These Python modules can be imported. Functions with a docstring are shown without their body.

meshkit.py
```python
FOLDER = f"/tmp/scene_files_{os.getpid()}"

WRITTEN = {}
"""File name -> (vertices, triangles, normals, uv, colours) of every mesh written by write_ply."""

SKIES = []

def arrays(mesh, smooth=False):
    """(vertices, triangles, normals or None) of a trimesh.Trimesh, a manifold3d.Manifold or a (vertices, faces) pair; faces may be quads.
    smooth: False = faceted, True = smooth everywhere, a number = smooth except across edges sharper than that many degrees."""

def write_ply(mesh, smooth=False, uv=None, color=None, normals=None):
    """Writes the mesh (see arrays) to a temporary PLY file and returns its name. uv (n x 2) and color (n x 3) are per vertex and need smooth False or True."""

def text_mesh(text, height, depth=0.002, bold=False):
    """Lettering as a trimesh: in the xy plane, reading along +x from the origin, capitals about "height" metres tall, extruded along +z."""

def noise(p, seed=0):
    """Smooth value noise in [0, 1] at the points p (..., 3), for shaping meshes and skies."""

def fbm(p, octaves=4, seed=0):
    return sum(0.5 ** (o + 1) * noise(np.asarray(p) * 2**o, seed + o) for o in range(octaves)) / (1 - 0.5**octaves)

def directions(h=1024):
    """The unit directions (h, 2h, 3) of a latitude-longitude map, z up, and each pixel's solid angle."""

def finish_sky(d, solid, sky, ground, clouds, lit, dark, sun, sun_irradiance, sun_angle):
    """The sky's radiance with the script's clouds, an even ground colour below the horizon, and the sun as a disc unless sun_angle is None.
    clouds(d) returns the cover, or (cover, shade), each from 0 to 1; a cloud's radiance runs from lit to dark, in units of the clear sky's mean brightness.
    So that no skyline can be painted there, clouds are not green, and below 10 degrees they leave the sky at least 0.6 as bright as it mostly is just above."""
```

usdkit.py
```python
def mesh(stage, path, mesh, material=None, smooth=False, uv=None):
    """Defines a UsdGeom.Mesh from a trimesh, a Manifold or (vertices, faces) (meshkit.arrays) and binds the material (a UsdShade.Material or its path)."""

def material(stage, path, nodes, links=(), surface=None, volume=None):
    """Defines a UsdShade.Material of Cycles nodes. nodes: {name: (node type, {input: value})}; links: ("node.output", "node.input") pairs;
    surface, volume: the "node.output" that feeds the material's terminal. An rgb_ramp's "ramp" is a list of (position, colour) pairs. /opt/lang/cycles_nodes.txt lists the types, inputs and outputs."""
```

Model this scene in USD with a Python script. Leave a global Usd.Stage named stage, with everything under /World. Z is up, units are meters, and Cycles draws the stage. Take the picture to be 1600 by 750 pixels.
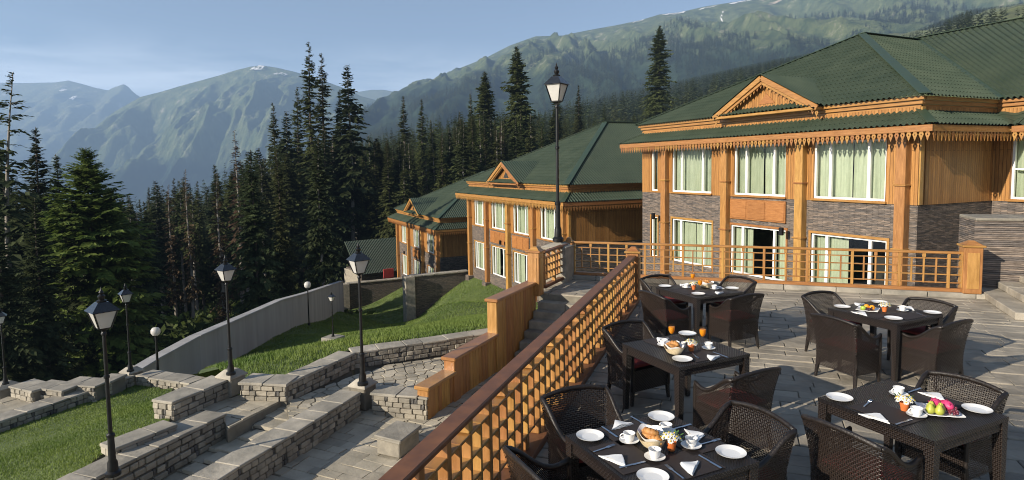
import math, random, numpy as np, trimesh, usdkit, meshkit
from shapely.geometry import Polygon, box as sbox
from scipy.spatial import ConvexHull
from scipy.interpolate import RBFInterpolator
from pxr import Usd, UsdGeom, UsdLux, UsdShade, Gf, Sdf, Vt

stage = Usd.Stage.CreateInMemory()
UsdGeom.SetStageUpAxis(stage, UsdGeom.Tokens.z)
UsdGeom.SetStageMetersPerUnit(stage, 1.0)
UsdGeom.Xform.Define(stage, '/World')
UsdGeom.Scope.Define(stage, '/World/Looks')
pi, S2 = math.pi, math.sqrt(2)

# ------------------------------------------------------------------ camera, sky, sun, exposure
FPX, PITCH, ROLL, CY, CAMH, AZ = 961.52, math.radians(4.396), math.radians(-0.860), 333.87, 2.689, math.radians(25.35)
EXPOSURE, SKY, SUN = 1.16, 0.056, 1.22
SUNDIR = np.array([-1, -.12, .41]); SUNDIR = SUNDIR / np.linalg.norm(SUNDIR)
HAZE_DENSITY, HAZE_COLOR = 1.8e-4, (.43, .65, 1.0)
F_ = np.array([0, math.cos(PITCH), -math.sin(PITCH)]); U_ = np.array([0, math.sin(PITCH), math.cos(PITCH)]); R_ = np.array([1., 0, 0])
_c, _s = math.cos(ROLL), math.sin(ROLL)
CAM = np.array([_c * R_ + _s * U_, -_s * R_ + _c * U_, F_])
RZ = np.array([[math.cos(AZ), math.sin(AZ), 0], [-math.sin(AZ), math.cos(AZ), 0], [0, 0, 1.]])
CAM = CAM @ RZ.T
C0 = np.array([0, 0, CAMH])
cam = UsdGeom.Camera.Define(stage, '/World/camera')
cam.CreateHorizontalApertureAttr(36.0); cam.CreateVerticalApertureAttr(36.0 * 750 / 1600)
cam.CreateFocalLengthAttr(FPX * 36 / 1600)
cam.CreateVerticalApertureOffsetAttr((CY - 375) * 36 / 1600)
cam.CreateExposureAttr(EXPOSURE); cam.CreateClippingRangeAttr(Gf.Vec2f(.05, 60000))
_m = np.eye(4); _m[0, :3] = CAM[0]; _m[1, :3] = CAM[1]; _m[2, :3] = -CAM[2]; _m[3, :3] = C0
cam.AddTransformOp().Set(Gf.Matrix4d(*_m.ravel().tolist()))

sky = usdkit.material(stage, '/World/Looks/sky_look', {
    'sky': ('sky_texture', {'sky_type': 'single_scattering', 'sun_disc': False, 'sun_elevation': math.asin(SUNDIR[2]), 'sun_rotation': math.atan2(SUNDIR[0], SUNDIR[1]),
            'air_density': 1.0, 'aerosol_density': 1.6, 'ozone_density': 1.6, 'altitude': 2500.0}),
    'tc': ('texture_coordinate', {}), 'mp': ('mapping', {'scale': (1.3, 1.3, 8.0)}), 'n': ('noise_texture', {'scale': 1.6, 'detail': 7.0, 'roughness': .6, 'distortion': .5}),
    'r': ('rgb_ramp', {'ramp': [(0, (0, 0, 0)), (.44, (0, 0, 0)), (.66, (.55, .55, .55)), (1, (.7, .7, .7))]}),
    'sep': ('separate_xyz', {}), 'h': ('map_range', {'from_min': .07, 'from_max': .20, 'to_min': 1., 'to_max': .0, 'clamp': True}), 'mul': ('math', {'math_type': 'multiply'}),
    'ds': ('hsv', {'saturation': .80}), 'mx': ('mix', {'color2': (21., 21.2, 21.8)}), 'bg': ('background_shader', {'strength': SKY})},
    [('tc.generated', 'mp.vector'), ('mp.vector', 'n.vector'), ('n.fac', 'r.fac'), ('tc.generated', 'sep.vector'), ('sep.z', 'h.value'), ('h.result', 'mul.value1'), ('r.color', 'mul.value2'),
     ('mul.value', 'mx.fac'), ('sky.color', 'ds.color'), ('ds.color', 'mx.color1'), ('mx.color', 'bg.color')], surface='bg.background')
dome = UsdLux.DomeLight.Define(stage, '/World/sky')
dome.GetPrim().SetCustomDataByKey('kind', 'structure'); UsdShade.MaterialBindingAPI.Apply(dome.GetPrim()).Bind(sky)
sun = UsdLux.DistantLight.Define(stage, '/World/sun')
sun.CreateIntensityAttr(SUN); sun.CreateAngleAttr(.5); sun.CreateNormalizeAttr(True); sun.CreateColorAttr(Gf.Vec3f(1.0, .90, .75))
_x = np.cross([0, 0, 1], SUNDIR); _x /= np.linalg.norm(_x); _y = np.cross(SUNDIR, _x)
_m = np.eye(4); _m[0, :3], _m[1, :3], _m[2, :3] = _x, _y, SUNDIR
sun.AddTransformOp().Set(Gf.Matrix4d(*_m.ravel().tolist()))

# ------------------------------------------------------------------ helpers
def ray(x, y): return CAM.T @ np.array([(x - 800) / FPX, (CY - y) / FPX, 1.])
def at(x, y, X=None, Y=None, Z=None, d=None):
    """The point of the world seen at pixel x, y of the 1600 wide photograph, on a plane of constant X, Y or Z or at depth d."""
    r = ray(x, y)
    t = d if d is not None else (X - C0[0]) / r[0] if X is not None else (Y - C0[1]) / r[1] if Y is not None else (Z - C0[2]) / r[2]
    return C0 + r * t
def plane(x, y, n, c):
    r = ray(x, y); n = np.array([n[0], n[1], 0.]); return C0 + r * ((c - n @ C0) / (n @ r))
def ed(e, d, z=0.):
    """Camera-aligned plan: e metres to the right, d metres forward."""
    return np.array([e * math.cos(AZ) + d * math.sin(AZ), -e * math.sin(AZ) + d * math.cos(AZ), z])
def unit(v): v = np.asarray(v, float); return v / np.linalg.norm(v)

_cs = np.array([[a, b, c] for a in (-1, 1) for b in (-1, 1) for c in (-1, 1)], float)
_tv = np.array([[s[j] * (1. if j == k else .8) for j in range(3)] for s in _cs for k in range(3)])
_h = ConvexHull(_tv); _tf = _h.simplices.copy()
for _i, _t in enumerate(_tf):
    if np.cross(_tv[_t[1]] - _tv[_t[0]], _tv[_t[2]] - _tv[_t[0]]) @ _h.equations[_i, :3] < 0: _tf[_i] = _t[::-1]
BOXV = _cs; BOXF = np.array([[0, 1, 3], [0, 3, 2], [4, 6, 7], [4, 7, 5], [0, 4, 5], [0, 5, 1], [2, 3, 7], [2, 7, 6], [0, 2, 6], [0, 6, 4], [1, 5, 7], [1, 7, 3]])

class MB:
    """Collects vertices and triangles of one mesh."""
    def __init__(s): s.v, s.f, s.uv, s.n = [], [], [], 0
    def add(s, v, f, uv=None):
        v = np.asarray(v, float); s.v.append(v); s.f.append(np.asarray(f, int) + s.n); s.n += len(v)
        s.uv.append(np.zeros((len(v), 2)) if uv is None else uv); return s
    def box(s, c, d, R=None, ch=0., jit=0., rng=None):
        """Box with centre c, sizes d, axes as rows of R, chamfer ch, corners moved by up to jit."""
        d = np.asarray(d, float) / 2
        if ch > 0:
            ch = min(ch, .45 * min(d) * 2 * .5)
            k = np.tile(np.eye(3), (8, 1)); sg = np.repeat(_cs, 3, 0)
            v = sg * (d - ch * (1 - k)); f = _tf
            if jit: v = v + np.repeat(rng.uniform(-jit, jit, (8, 3)), 3, 0)
        else:
            v = BOXV * d; f = BOXF
            if jit: v = v + rng.uniform(-jit, jit, (8, 3))
        if R is not None: v = v @ np.asarray(R)
        return s.add(v + c, f)
    def beam(s, p, q, w, h, up=(0, 0, 1), ch=0.):
        """Straight bar from p to q, w wide and h high."""
        p, q = np.asarray(p, float), np.asarray(q, float); x = unit(q - p); y = unit(np.cross(up, x)); z = np.cross(x, y)
        return s.box((p + q) / 2, (np.linalg.norm(q - p), w, h), np.array([x, y, z]), ch)
    def tube(s, pts, r, n=8, caps=True):
        pts = np.asarray(pts, float); r = np.broadcast_to(r, len(pts)); t = np.gradient(pts, axis=0); t /= np.linalg.norm(t, axis=1, keepdims=True) + 1e-12
        a = np.where(np.abs(t[:, 2:3]) > .9, np.array([[1., 0, 0]]), np.array([[0, 0, 1.]])); x = np.cross(a, t); x /= np.linalg.norm(x, axis=1, keepdims=True); y = np.cross(t, x)
        th = np.arange(n) / n * 2 * pi
        v = (pts[:, None] + r[:, None, None] * (np.cos(th)[None, :, None] * x[:, None] + np.sin(th)[None, :, None] * y[:, None])).reshape(-1, 3)
        f = []
        for i in range(len(pts) - 1):
            for j in range(n):
                a0, b0 = i * n + j, i * n + (j + 1) % n; f += [[a0, b0, b0 + n], [a0, b0 + n, a0 + n]]
        if caps:
            m = len(pts) - 1
            f += [[0, j + 1, j] for j in range(1, n - 1)] + [[m * n, m * n + j, m * n + j + 1] for j in range(1, n - 1)]
        return s.add(v, f)
    def lathe(s, prof, c=(0, 0, 0), n=20, rot=0.):
        prof = np.asarray(prof, float); th = np.arange(n) / n * 2 * pi + rot
        v = np.stack([prof[:, 0:1] * np.cos(th), prof[:, 0:1] * np.sin(th), np.repeat(prof[:, 1:2], n, 1)], -1).reshape(-1, 3) + np.asarray(c, float)
        f = []
        for i in range(len(prof) - 1):
            for j in range(n):
                a0, b0 = i * n + j, i * n + (j + 1) % n; f += [[a0, b0, b0 + n], [a0, b0 + n, a0 + n]]
        return s.add(v, f)
    def grid(s, P, uv=None, thick=0., flip=False):
        """Sheet through the points P (m, n, 3); with thick it gets a second face behind and closed edges."""
        P = np.asarray(P, float); m, n = P.shape[:2]; idx = np.arange(m * n).reshape(m, n)
        q = np.stack([idx[:-1, :-1], idx[1:, :-1], idx[1:, 1:], idx[:-1, 1:]], -1).reshape(-1, 4)
        f = np.vstack([q[:, [0, 1, 2]], q[:, [0, 2, 3]]])
        if flip: f = f[:, ::-1]
        u = None if uv is None else np.asarray(uv, float).reshape(-1, 2)
        if not thick: return s.add(P.reshape(-1, 3), f, u)
        gu, gv = np.gradient(P, axis=0), np.gradient(P, axis=1); N = np.cross(gu, gv); N /= np.linalg.norm(N, axis=-1, keepdims=True) + 1e-12
        if flip: N = -N
        B = P - N * thick; M = m * n; e = np.concatenate([idx[0, :], idx[1:, -1], idx[-1, -2::-1], idx[-2:0, 0]]); e2 = np.roll(e, -1)
        side = np.vstack([np.stack([e, e + M, e2 + M], 1), np.stack([e, e2 + M, e2], 1)])
        if flip: side = side[:, ::-1]
        return s.add(np.vstack([P.reshape(-1, 3), B.reshape(-1, 3)]), np.vstack([f, f[:, ::-1] + M, side]), None if u is None else np.vstack([u, u]))
    def poly(s, pol, z0, h, M=None, o=(0, 0, 0)):
        """Extruded shapely polygon; M maps its x, y, height to world axes (rows)."""
        for g in getattr(pol, 'geoms', [pol]):
            if g.area < 1e-6: continue
            m = trimesh.creation.extrude_polygon(g, h, engine='earcut'); v = np.array(m.vertices) + [0, 0, z0]; f = np.array(m.faces)
            if M is not None:
                v = v @ np.asarray(M, float)
                if np.linalg.det(M) < 0: f = f[:, ::-1]
            s.add(v + np.asarray(o, float), f)
        return s
    def ball(s, c, r, sub=2, jit=0., seed=0, sq=(1, 1, 1)):
        m = trimesh.creation.icosphere(sub); v = np.array(m.vertices)
        if jit: v = v * (1 + jit * (meshkit.fbm(v * 1.7 + seed * 7.3, 3, seed)[:, None] - .5) * 2)
        return s.add(v * r * np.asarray(sq) + np.asarray(c, float), m.faces)
    def mesh(s): return np.vstack(s.v), np.vstack(s.f)

COUNT, ORIGIN = {}, {}
def numbered(path):
    k = COUNT.get(path, 0); COUNT[path] = k + 1
    return path if k == 0 else f'{path}_{k:03d}'
def tag(p, label=None, cat=None, group=None, kind=None):
    p = p.GetPrim() if hasattr(p, 'GetPrim') else p
    for k, v in (('label', label), ('category', cat), ('group', group), ('kind', kind)):
        if v: p.SetCustomDataByKey(k, v)
    return p
def obj(name, mb, m, parent=None, smooth=False, label=None, cat=None, group=None, kind=None, uv=False, local=False):
    """One Mesh prim under parent (or /World). Vertices are in world space and are moved to the parent's origin unless local."""
    base = '/World' if parent is None else str(parent.GetPath()); path = numbered(base + '/' + name)
    if isinstance(mb, MB): v, f = mb.mesh(); u = np.vstack(mb.uv) if uv else None
    else: v, f, _ = meshkit.arrays(mb); u = None
    if parent is not None and not local and base in ORIGIN: v = v - ORIGIN[base]
    p = usdkit.mesh(stage, path, (v, f), m, smooth, u).GetPrim()
    if parent is not None and not local and base in ORIGIN: ORIGIN[path] = ORIGIN[base]
    return tag(p, label, cat, group, kind)
def thing(name, label, cat, loc=(0, 0, 0), rotz=0., group=None, scale=None, world=True, kind=None):
    path = numbered('/World/' + name); x = UsdGeom.Xform.Define(stage, path)
    x.AddTranslateOp().Set(Gf.Vec3d(*map(float, loc))); x.AddRotateZOp().Set(float(rotz))
    if scale is not None: x.AddScaleOp().Set(Gf.Vec3f(*([float(scale)] * 3 if np.ndim(scale) == 0 else map(float, scale))))
    if world: ORIGIN[path] = np.asarray(loc, float)
    return tag(x, label, cat, group, kind)
def dup(src, loc, rotz, label, group=None, scale=None):
    """A copy of a thing with copies of its parts."""
    d = src.GetCustomData(); path = numbered('/World/' + str(src.GetName())); x = UsdGeom.Xform.Define(stage, path); p = x.GetPrim()
    p.GetReferences().AddInternalReference(src.GetPath())
    p.GetAttribute('xformOp:translate').Set(Gf.Vec3d(*map(float, loc))); p.GetAttribute('xformOp:rotateZ').Set(float(rotz))
    if scale is not None: p.GetAttribute('xformOp:scale').Set(Gf.Vec3f(*([float(scale)] * 3 if np.ndim(scale) == 0 else map(float, scale))))
    tag(p, label, d['category'], group or d.get('group')); p.SetInstanceable(True)
    return p
def move(p, loc, rotz, scale=None, label=None, group=None):
    p.GetAttribute('xformOp:translate').Set(Gf.Vec3d(*map(float, loc))); p.GetAttribute('xformOp:rotateZ').Set(float(rotz))
    if scale is not None: p.GetAttribute('xformOp:scale').Set(Gf.Vec3f(*([float(scale)] * 3 if np.ndim(scale) == 0 else map(float, scale))))
    return tag(p, label, None, group)

# ------------------------------------------------------------------ materials
def mat(name, c0, c1, scale=4., stretch=(1, 1, 1), rough=.6, bump=0., bscale=None, rnd=.12, detail=6., rv=.1, metallic=0., spec=.5, lo=.3, hi=.7, coat=0., trans=0., world=False, hue=0.):
    n = {'tc': ('texture_coordinate', {}), 'ge': ('geometry', {}), 'mp': ('mapping', {'scale': stretch}), 'n': ('noise_texture', {'scale': scale, 'detail': detail, 'roughness': .6}),
         'r': ('rgb_ramp', {'ramp': [(0, c0), (lo, c0), (hi, c1), (1, c1)]}), 'oi': ('object_info', {}),
         'mr': ('map_range', {'from_min': 0., 'from_max': 1., 'to_min': 1 - rnd, 'to_max': 1 + rnd}), 'mh': ('map_range', {'from_min': 0., 'from_max': 1., 'to_min': .5 - hue, 'to_max': .5 + hue}),
         'hs': ('hsv', {}), 'rr': ('map_range', {'from_min': .2, 'from_max': .8, 'to_min': rough - rv, 'to_max': rough + rv}),
         'b': ('bump', {'strength': 1.0, 'distance': bump if bump else .001}), 'n2': ('noise_texture', {'scale': bscale or scale * 3, 'detail': 6., 'roughness': .65}),
         'p': ('principled_bsdf', {'metallic': metallic, 'specular_ior_level': spec, 'coat_weight': coat, 'coat_roughness': .15})}
    src = 'ge.position' if world else 'tc.object'
    l = [(src, 'mp.vector'), ('mp.vector', 'n.vector'), ('mp.vector', 'n2.vector'), ('n.fac', 'r.fac'), ('oi.random', 'mr.value'), ('oi.random', 'mh.value'), ('r.color', 'hs.color'), ('mr.result', 'hs.value'), ('mh.result', 'hs.hue'),
         ('hs.color', 'p.base_color'), ('n.fac', 'rr.value'), ('rr.result', 'p.roughness')]
    if bump: l += [('n2.fac', 'b.height'), ('b.normal', 'p.normal')]
    surf = 'p.BSDF'
    if trans:
        n['t'] = ('translucent_bsdf', {}); n['mc'] = ('mix_closure', {'fac': trans}); l += [('hs.color', 't.color'), ('p.BSDF', 'mc.closure1'), ('t.BSDF', 'mc.closure2')]; surf = 'mc.closure'
    return usdkit.material(stage, '/World/Looks/' + name, n, l, surface=surf)
def brickmat(name, c1, c2, mortar, bw, rh, ms, vertical=False, rough=.6, bump=.01, noise=.5, nscale=6., stretch=(1, 1, 1), spec=.4, offset=.5):
    """Fine coursed cladding (vertical: boards) on far walls; runs along x + y and z of the world."""
    n = {'ge': ('geometry', {}), 's': ('separate_xyz', {}), 'a': ('math', {'math_type': 'add'}), 'c': ('combine_xyz', {}), 'b': ('brick_texture', {'scale': 1., 'color1': c1, 'color2': c2, 'mortar': mortar, 'brick_width': bw, 'row_height': rh, 'mortar_size': ms, 'mortar_smooth': .3, 'offset': offset}),
         'mp': ('mapping', {'scale': stretch}), 'n': ('noise_texture', {'scale': nscale, 'detail': 7., 'roughness': .65}), 'r': ('rgb_ramp', {'ramp': [(0, (1 - noise,) * 3), (.3, (1 - noise,) * 3), (.7, (1 + noise * .6,) * 3), (1, (1 + noise * .6,) * 3)]}),
         'mx': ('mix', {'mix_type': 'multiply', 'fac': 1.}), 'h': ('math', {'math_type': 'multiply_add', 'value2': -1.2}), 'bp': ('bump', {'distance': bump, 'strength': 1.}), 'p': ('principled_bsdf', {'roughness': rough, 'specular_ior_level': spec})}
    l = [('ge.position', 's.vector'), ('s.x', 'a.value1'), ('s.y', 'a.value2')] + ([('s.z', 'c.x'), ('a.value', 'c.y')] if vertical else [('a.value', 'c.x'), ('s.z', 'c.y')])
    l += [('c.vector', 'b.vector'), ('ge.position', 'mp.vector'), ('mp.vector', 'n.vector'), ('n.fac', 'r.fac'), ('b.color', 'mx.color1'), ('r.color', 'mx.color2'), ('mx.color', 'p.base_color'),
          ('b.fac', 'h.value1'), ('n.fac', 'h.value3'), ('h.value', 'bp.height'), ('bp.normal', 'p.normal')]
    return usdkit.material(stage, '/World/Looks/' + name, n, l, surface='p.BSDF')

M = {}
M['wood'] = mat('varnished_pine', (.25, .116, .030), (.44, .220, .068), 3., (6, 6, .8), .42, .0015, 12., .16, coat=.15, hue=.012)
M['wood_x'] = mat('varnished_pine_beam', (.235, .106, .028), (.40, .195, .058), 3., (.8, .8, 8), .42, .0015, 12., .14, coat=.15, hue=.012)
M['wood_dark'] = mat('stained_rail_wood', (.10, .042, .020), (.185, .080, .038), 3., (2, 2, 8), .5, .001, 14., .12, coat=.05, spec=.3)
M['wood_red'] = mat('carved_panel_wood', (.25, .100, .030), (.38, .165, .052), 4., (1, 1, 6), .42, .001, 14., .1)
M['boards'] = brickmat('wall_boards', (.41, .20, .060), (.30, .138, .038), (.08, .034, .012), 6., .115, .006, True, .45, .006, .3, 2.5, (6, 6, .7))
M['slate'] = brickmat('ledge_stone', (.27, .21, .165), (.11, .098, .092), (.04, .034, .03), .42, .040, .005, False, .7, .02, .75, 2.6, (1.6, 1.6, 13))
M['render'] = mat('pale_base_render', (.36, .32, .28), (.46, .42, .37), 3., rough=.8, bump=.004, rnd=.05)
M['roof'] = mat('green_metal_roof', (.034, .050, .032), (.056, .074, .048), .9, (1, 1, 1), .55, rnd=.05, rv=.08, spec=.3)
M['roof_cap'] = mat('green_ridge_cap', (.026, .048, .028), (.04, .064, .038), 2., rough=.5, rnd=.05)
M['white'] = mat('white_window_paint', (.74, .74, .72), (.82, .82, .80), 2., rough=.35, rnd=.03)
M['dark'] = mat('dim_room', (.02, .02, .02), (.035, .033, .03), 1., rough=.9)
M['curtain'] = mat('sage_curtain', (.38, .43, .31), (.52, .56, .42), 3., (4, 4, .6), .85, rnd=.15, trans=.25)
M['iron'] = mat('black_iron', (.006, .006, .006), (.012, .012, .013), 8., rough=.4, bump=.0005, rnd=.1, spec=.35)
M['frost'] = mat('frosted_lamp_glass', (.62, .60, .56), (.74, .72, .68), 3., rough=.3, rnd=.04, trans=.35)
M['concrete'] = mat('grey_wall_render', (.22, .213, .21), (.37, .36, .355), .9, (1.6, 1.6, .22), .85, .003, 6., .03, lo=.2, hi=.7)
M['stone_a'] = mat('pale_stone', (.20, .176, .14), (.37, .33, .26), 5., rough=.8, bump=.008, bscale=14., rnd=.22)
M['stone_b'] = mat('grey_stone', (.16, .145, .118), (.30, .268, .212), 5., rough=.8, bump=.008, bscale=14., rnd=.22)
M['stone_c'] = mat('dark_stone', (.07, .066, .06), (.14, .13, .12), 5., rough=.75, bump=.006, bscale=14., rnd=.25)
M['stone_cap'] = mat('coping_stone', (.17, .157, .13), (.40, .36, .295), 2.2, rough=.78, bump=.01, bscale=9., rnd=.16)
M['mortar'] = mat('mortar', (.13, .116, .09), (.20, .18, .145), 6., rough=.9, bump=.006, rnd=.02)
M['paver'] = mat('path_stone', (.25, .225, .175), (.44, .39, .305), 2.2, rough=.8, bump=.012, bscale=7., rnd=.18)
M['slab'] = mat('terrace_slate', (.165, .147, .118), (.42, .37, .295), 1.5, (1.2, 1.2, 1), .72, .02, 4., .14, lo=.25, hi=.75)
M['slab_b'] = mat('terrace_slate_dark', (.13, .117, .097), (.33, .293, .235), 1.3, (1.2, 1.2, 1), .7, .022, 4., .14, lo=.25, hi=.75)
M['bed'] = mat('joint_bed', (.14, .126, .10), (.21, .19, .15), 8., rough=.95, rnd=.02)
M['soil'] = mat('forest_floor', (.040, .046, .016), (.12, .14, .042), .09, rough=.95, rnd=.02, world=True, detail=8., bump=.3, bscale=.5)
M['lawn'] = mat('lawn_soil', (.055, .085, .018), (.10, .135, .035), .8, rough=.95, rnd=.02, world=True, detail=8., bump=.03, bscale=14.)
M['grass'] = mat('grass_blades', (.085, .145, .020), (.19, .245, .048), .45, rough=.7, rnd=.02, world=True, trans=.3)

def glass_mat(name, tint, gloss=.04):
    return usdkit.material(stage, '/World/Looks/' + name, {'f': ('fresnel', {'IOR': 1.5}), 't': ('transparent_bsdf', {'color': tint}), 'g': ('glossy_bsdf', {'color': (1, 1, 1), 'roughness': gloss}), 'm': ('mix_closure', {})},
                           [('f.fac', 'm.fac'), ('t.BSDF', 'm.closure1'), ('g.BSDF', 'm.closure2')], surface='m.closure')
M['glass'] = glass_mat('window_glass', (.93, .96, .94))

# ------------------------------------------------------------------ terrain
def yhor(x): return 271.84 - 23.87 * x / 1600
XS = np.array([0, 200, 400, 600, 800, 1000, 1200, 1400, 1600]); AZS = np.degrees(np.arctan((XS - 800) / FPX))
RS = np.array([4, 15, 30, 60, 120, 250, 500, 1000, 1600, 2600, 4000.])
ZT = np.array([[-5, -7, -9, -13, -24, -48, -100, -210, -330, -470, -560], [-5, -6.5, -8.6, -12, -21, -38, -78, -165, -270, -430, -520], [-5, -6.2, -8.4, -11, -18, -32, -52, -110, -190, -330, -420],
               [-5, -6.2, -8.6, -11.5, -15, -12, -2, 26, 70, 110, 100], [-5, -6.2, -8.4, -9.5, -8, 0, 13, 52, 105, 160, 160], [-5, -6.2, -7.5, -7, -1, 9, 30, 97, 170, 250, 250],
               [-5, -6, -7, -4, 5, 19, 48, 136, 220, 330, 330], [-5, -6, -6, -1, 9, 26, 68, 168, 260, 380, 380], [-5, -6, -5, 2, 14, 35, 84, 182, 290, 420, 420]], float)
_az = np.concatenate([[-180, -120, -75], AZS, [75, 120, 180]])
_zt = np.vstack([[-5, -7, -8, -10, -12, -15, -20, -60, -120, -250, -300], [-5, -7, -9, -13, -22, -45, -90, -190, -300, -420, -500], [-5, -7, -9, -13, -24, -50, -105, -215, -330, -470, -560], ZT,
                 [-5, -6, -4, 4, 18, 42, 90, 190, 300, 420, 420], [-5, -6, -4, 2, 12, 28, 60, 130, 200, 300, 300], [-5, -7, -8, -10, -12, -15, -20, -60, -120, -250, -300]])
def hill_z(e, d):
    e, d = np.asarray(e, float), np.asarray(d, float); r = np.hypot(e, d); a = np.degrees(np.arctan2(e, d))
    lr, L = np.log(np.clip(r, 4, 4000)), np.log(RS)
    i = np.clip(np.searchsorted(L, lr) - 1, 0, len(L) - 2); t = (lr - L[i]) / (L[i + 1] - L[i])
    j = np.clip(np.searchsorted(_az, a) - 1, 0, len(_az) - 2); s = np.clip((a - _az[j]) / (_az[j + 1] - _az[j]), 0, 1); s = s * s * (3 - 2 * s)
    z = (_zt[j, i] * (1 - s) + _zt[j + 1, i] * s) * (1 - t) + (_zt[j, i + 1] * (1 - s) + _zt[j + 1, i + 1] * s) * t
    p = np.stack([e / 60, d / 60, 0 * e], -1)
    return z + (meshkit.fbm(p, 5, 3) - .5) * np.clip((r - 40) / 60, 0, 1) * np.minimum(r * .05, 38)
rr = np.concatenate([np.geomspace(4, 2600, 150)]); aa = np.radians(np.concatenate([np.linspace(-180, -50, 40, endpoint=False), np.linspace(-50, 50, 220), np.linspace(50, 180, 41)[1:]]))
Rg, Ag = np.meshgrid(rr, aa, indexing='ij'); E_, D_ = Rg * np.sin(Ag), Rg * np.cos(Ag)
W = np.stack([E_ * math.cos(AZ) + D_ * math.sin(AZ), -E_ * math.sin(AZ) + D_ * math.cos(AZ), hill_z(E_, D_)], -1)
obj('hillside', MB().grid(W, flip=True), M['soil'], smooth=True, kind='structure')

def ground_mat(name, zt, zr, dz, forest, grass, rock, nscale, thresh):
    n = {'ge': ('geometry', {}), 'sp': ('separate_xyz', {}), 'n': ('noise_texture', {'scale': nscale, 'detail': 9., 'roughness': .62}), 'n2': ('noise_texture', {'scale': nscale * 5, 'detail': 8., 'roughness': .7}),
         'mp': ('mapping', {'scale': (1, 1, .35)}), 'm1': ('math', {'math_type': 'multiply_add', 'value2': dz}), 'mr': ('map_range', {'from_min': zt + dz * .5 - zr, 'from_max': zt + dz * .5 + zr, 'clamp': True}),
         'g': ('rgb_ramp', {'ramp': [(0, grass[0]), (.38, grass[0]), (.62, grass[1]), (1, grass[1])]}), 'f': ('rgb_ramp', {'ramp': [(0, (.006, .013, .007)), (.42, forest), (.62, (forest[0] * 2, forest[1] * 2, forest[2] * 2)), (1, grass[0])]}),
         'mx': ('mix', {}), 'rk': ('rgb_ramp', {'ramp': [(0, (0, 0, 0)), (thresh, (0, 0, 0)), (thresh + .06, (.8, .8, .8)), (1, (1, 1, 1))]}), 'mk': ('math', {'math_type': 'multiply'}), 'mx2': ('mix', {'color2': rock}),
         'bp': ('bump', {'distance': 26., 'strength': 1.}), 'p': ('principled_bsdf', {'roughness': .95, 'specular_ior_level': .1})}
    l = [('ge.position', 'mp.vector'), ('mp.vector', 'n.vector'), ('mp.vector', 'n2.vector'), ('ge.position', 'sp.vector'), ('n.fac', 'm1.value1'), ('sp.z', 'm1.value3'), ('m1.value', 'mr.value'), ('n2.fac', 'g.fac'), ('n2.fac', 'f.fac'),
         ('mr.result', 'mx.fac'), ('f.color', 'mx.color1'), ('g.color', 'mx.color2'), ('n2.fac', 'rk.fac'), ('rk.color', 'mk.value1'), ('mr.result', 'mk.value2'), ('mk.value', 'mx2.fac'), ('mx.color', 'mx2.color1'), ('mx2.color', 'p.base_color'), ('n2.fac', 'bp.height'), ('bp.normal', 'p.normal')]
    return usdkit.material(stage, '/World/Looks/' + name, n, l, surface='p.BSDF')
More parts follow.
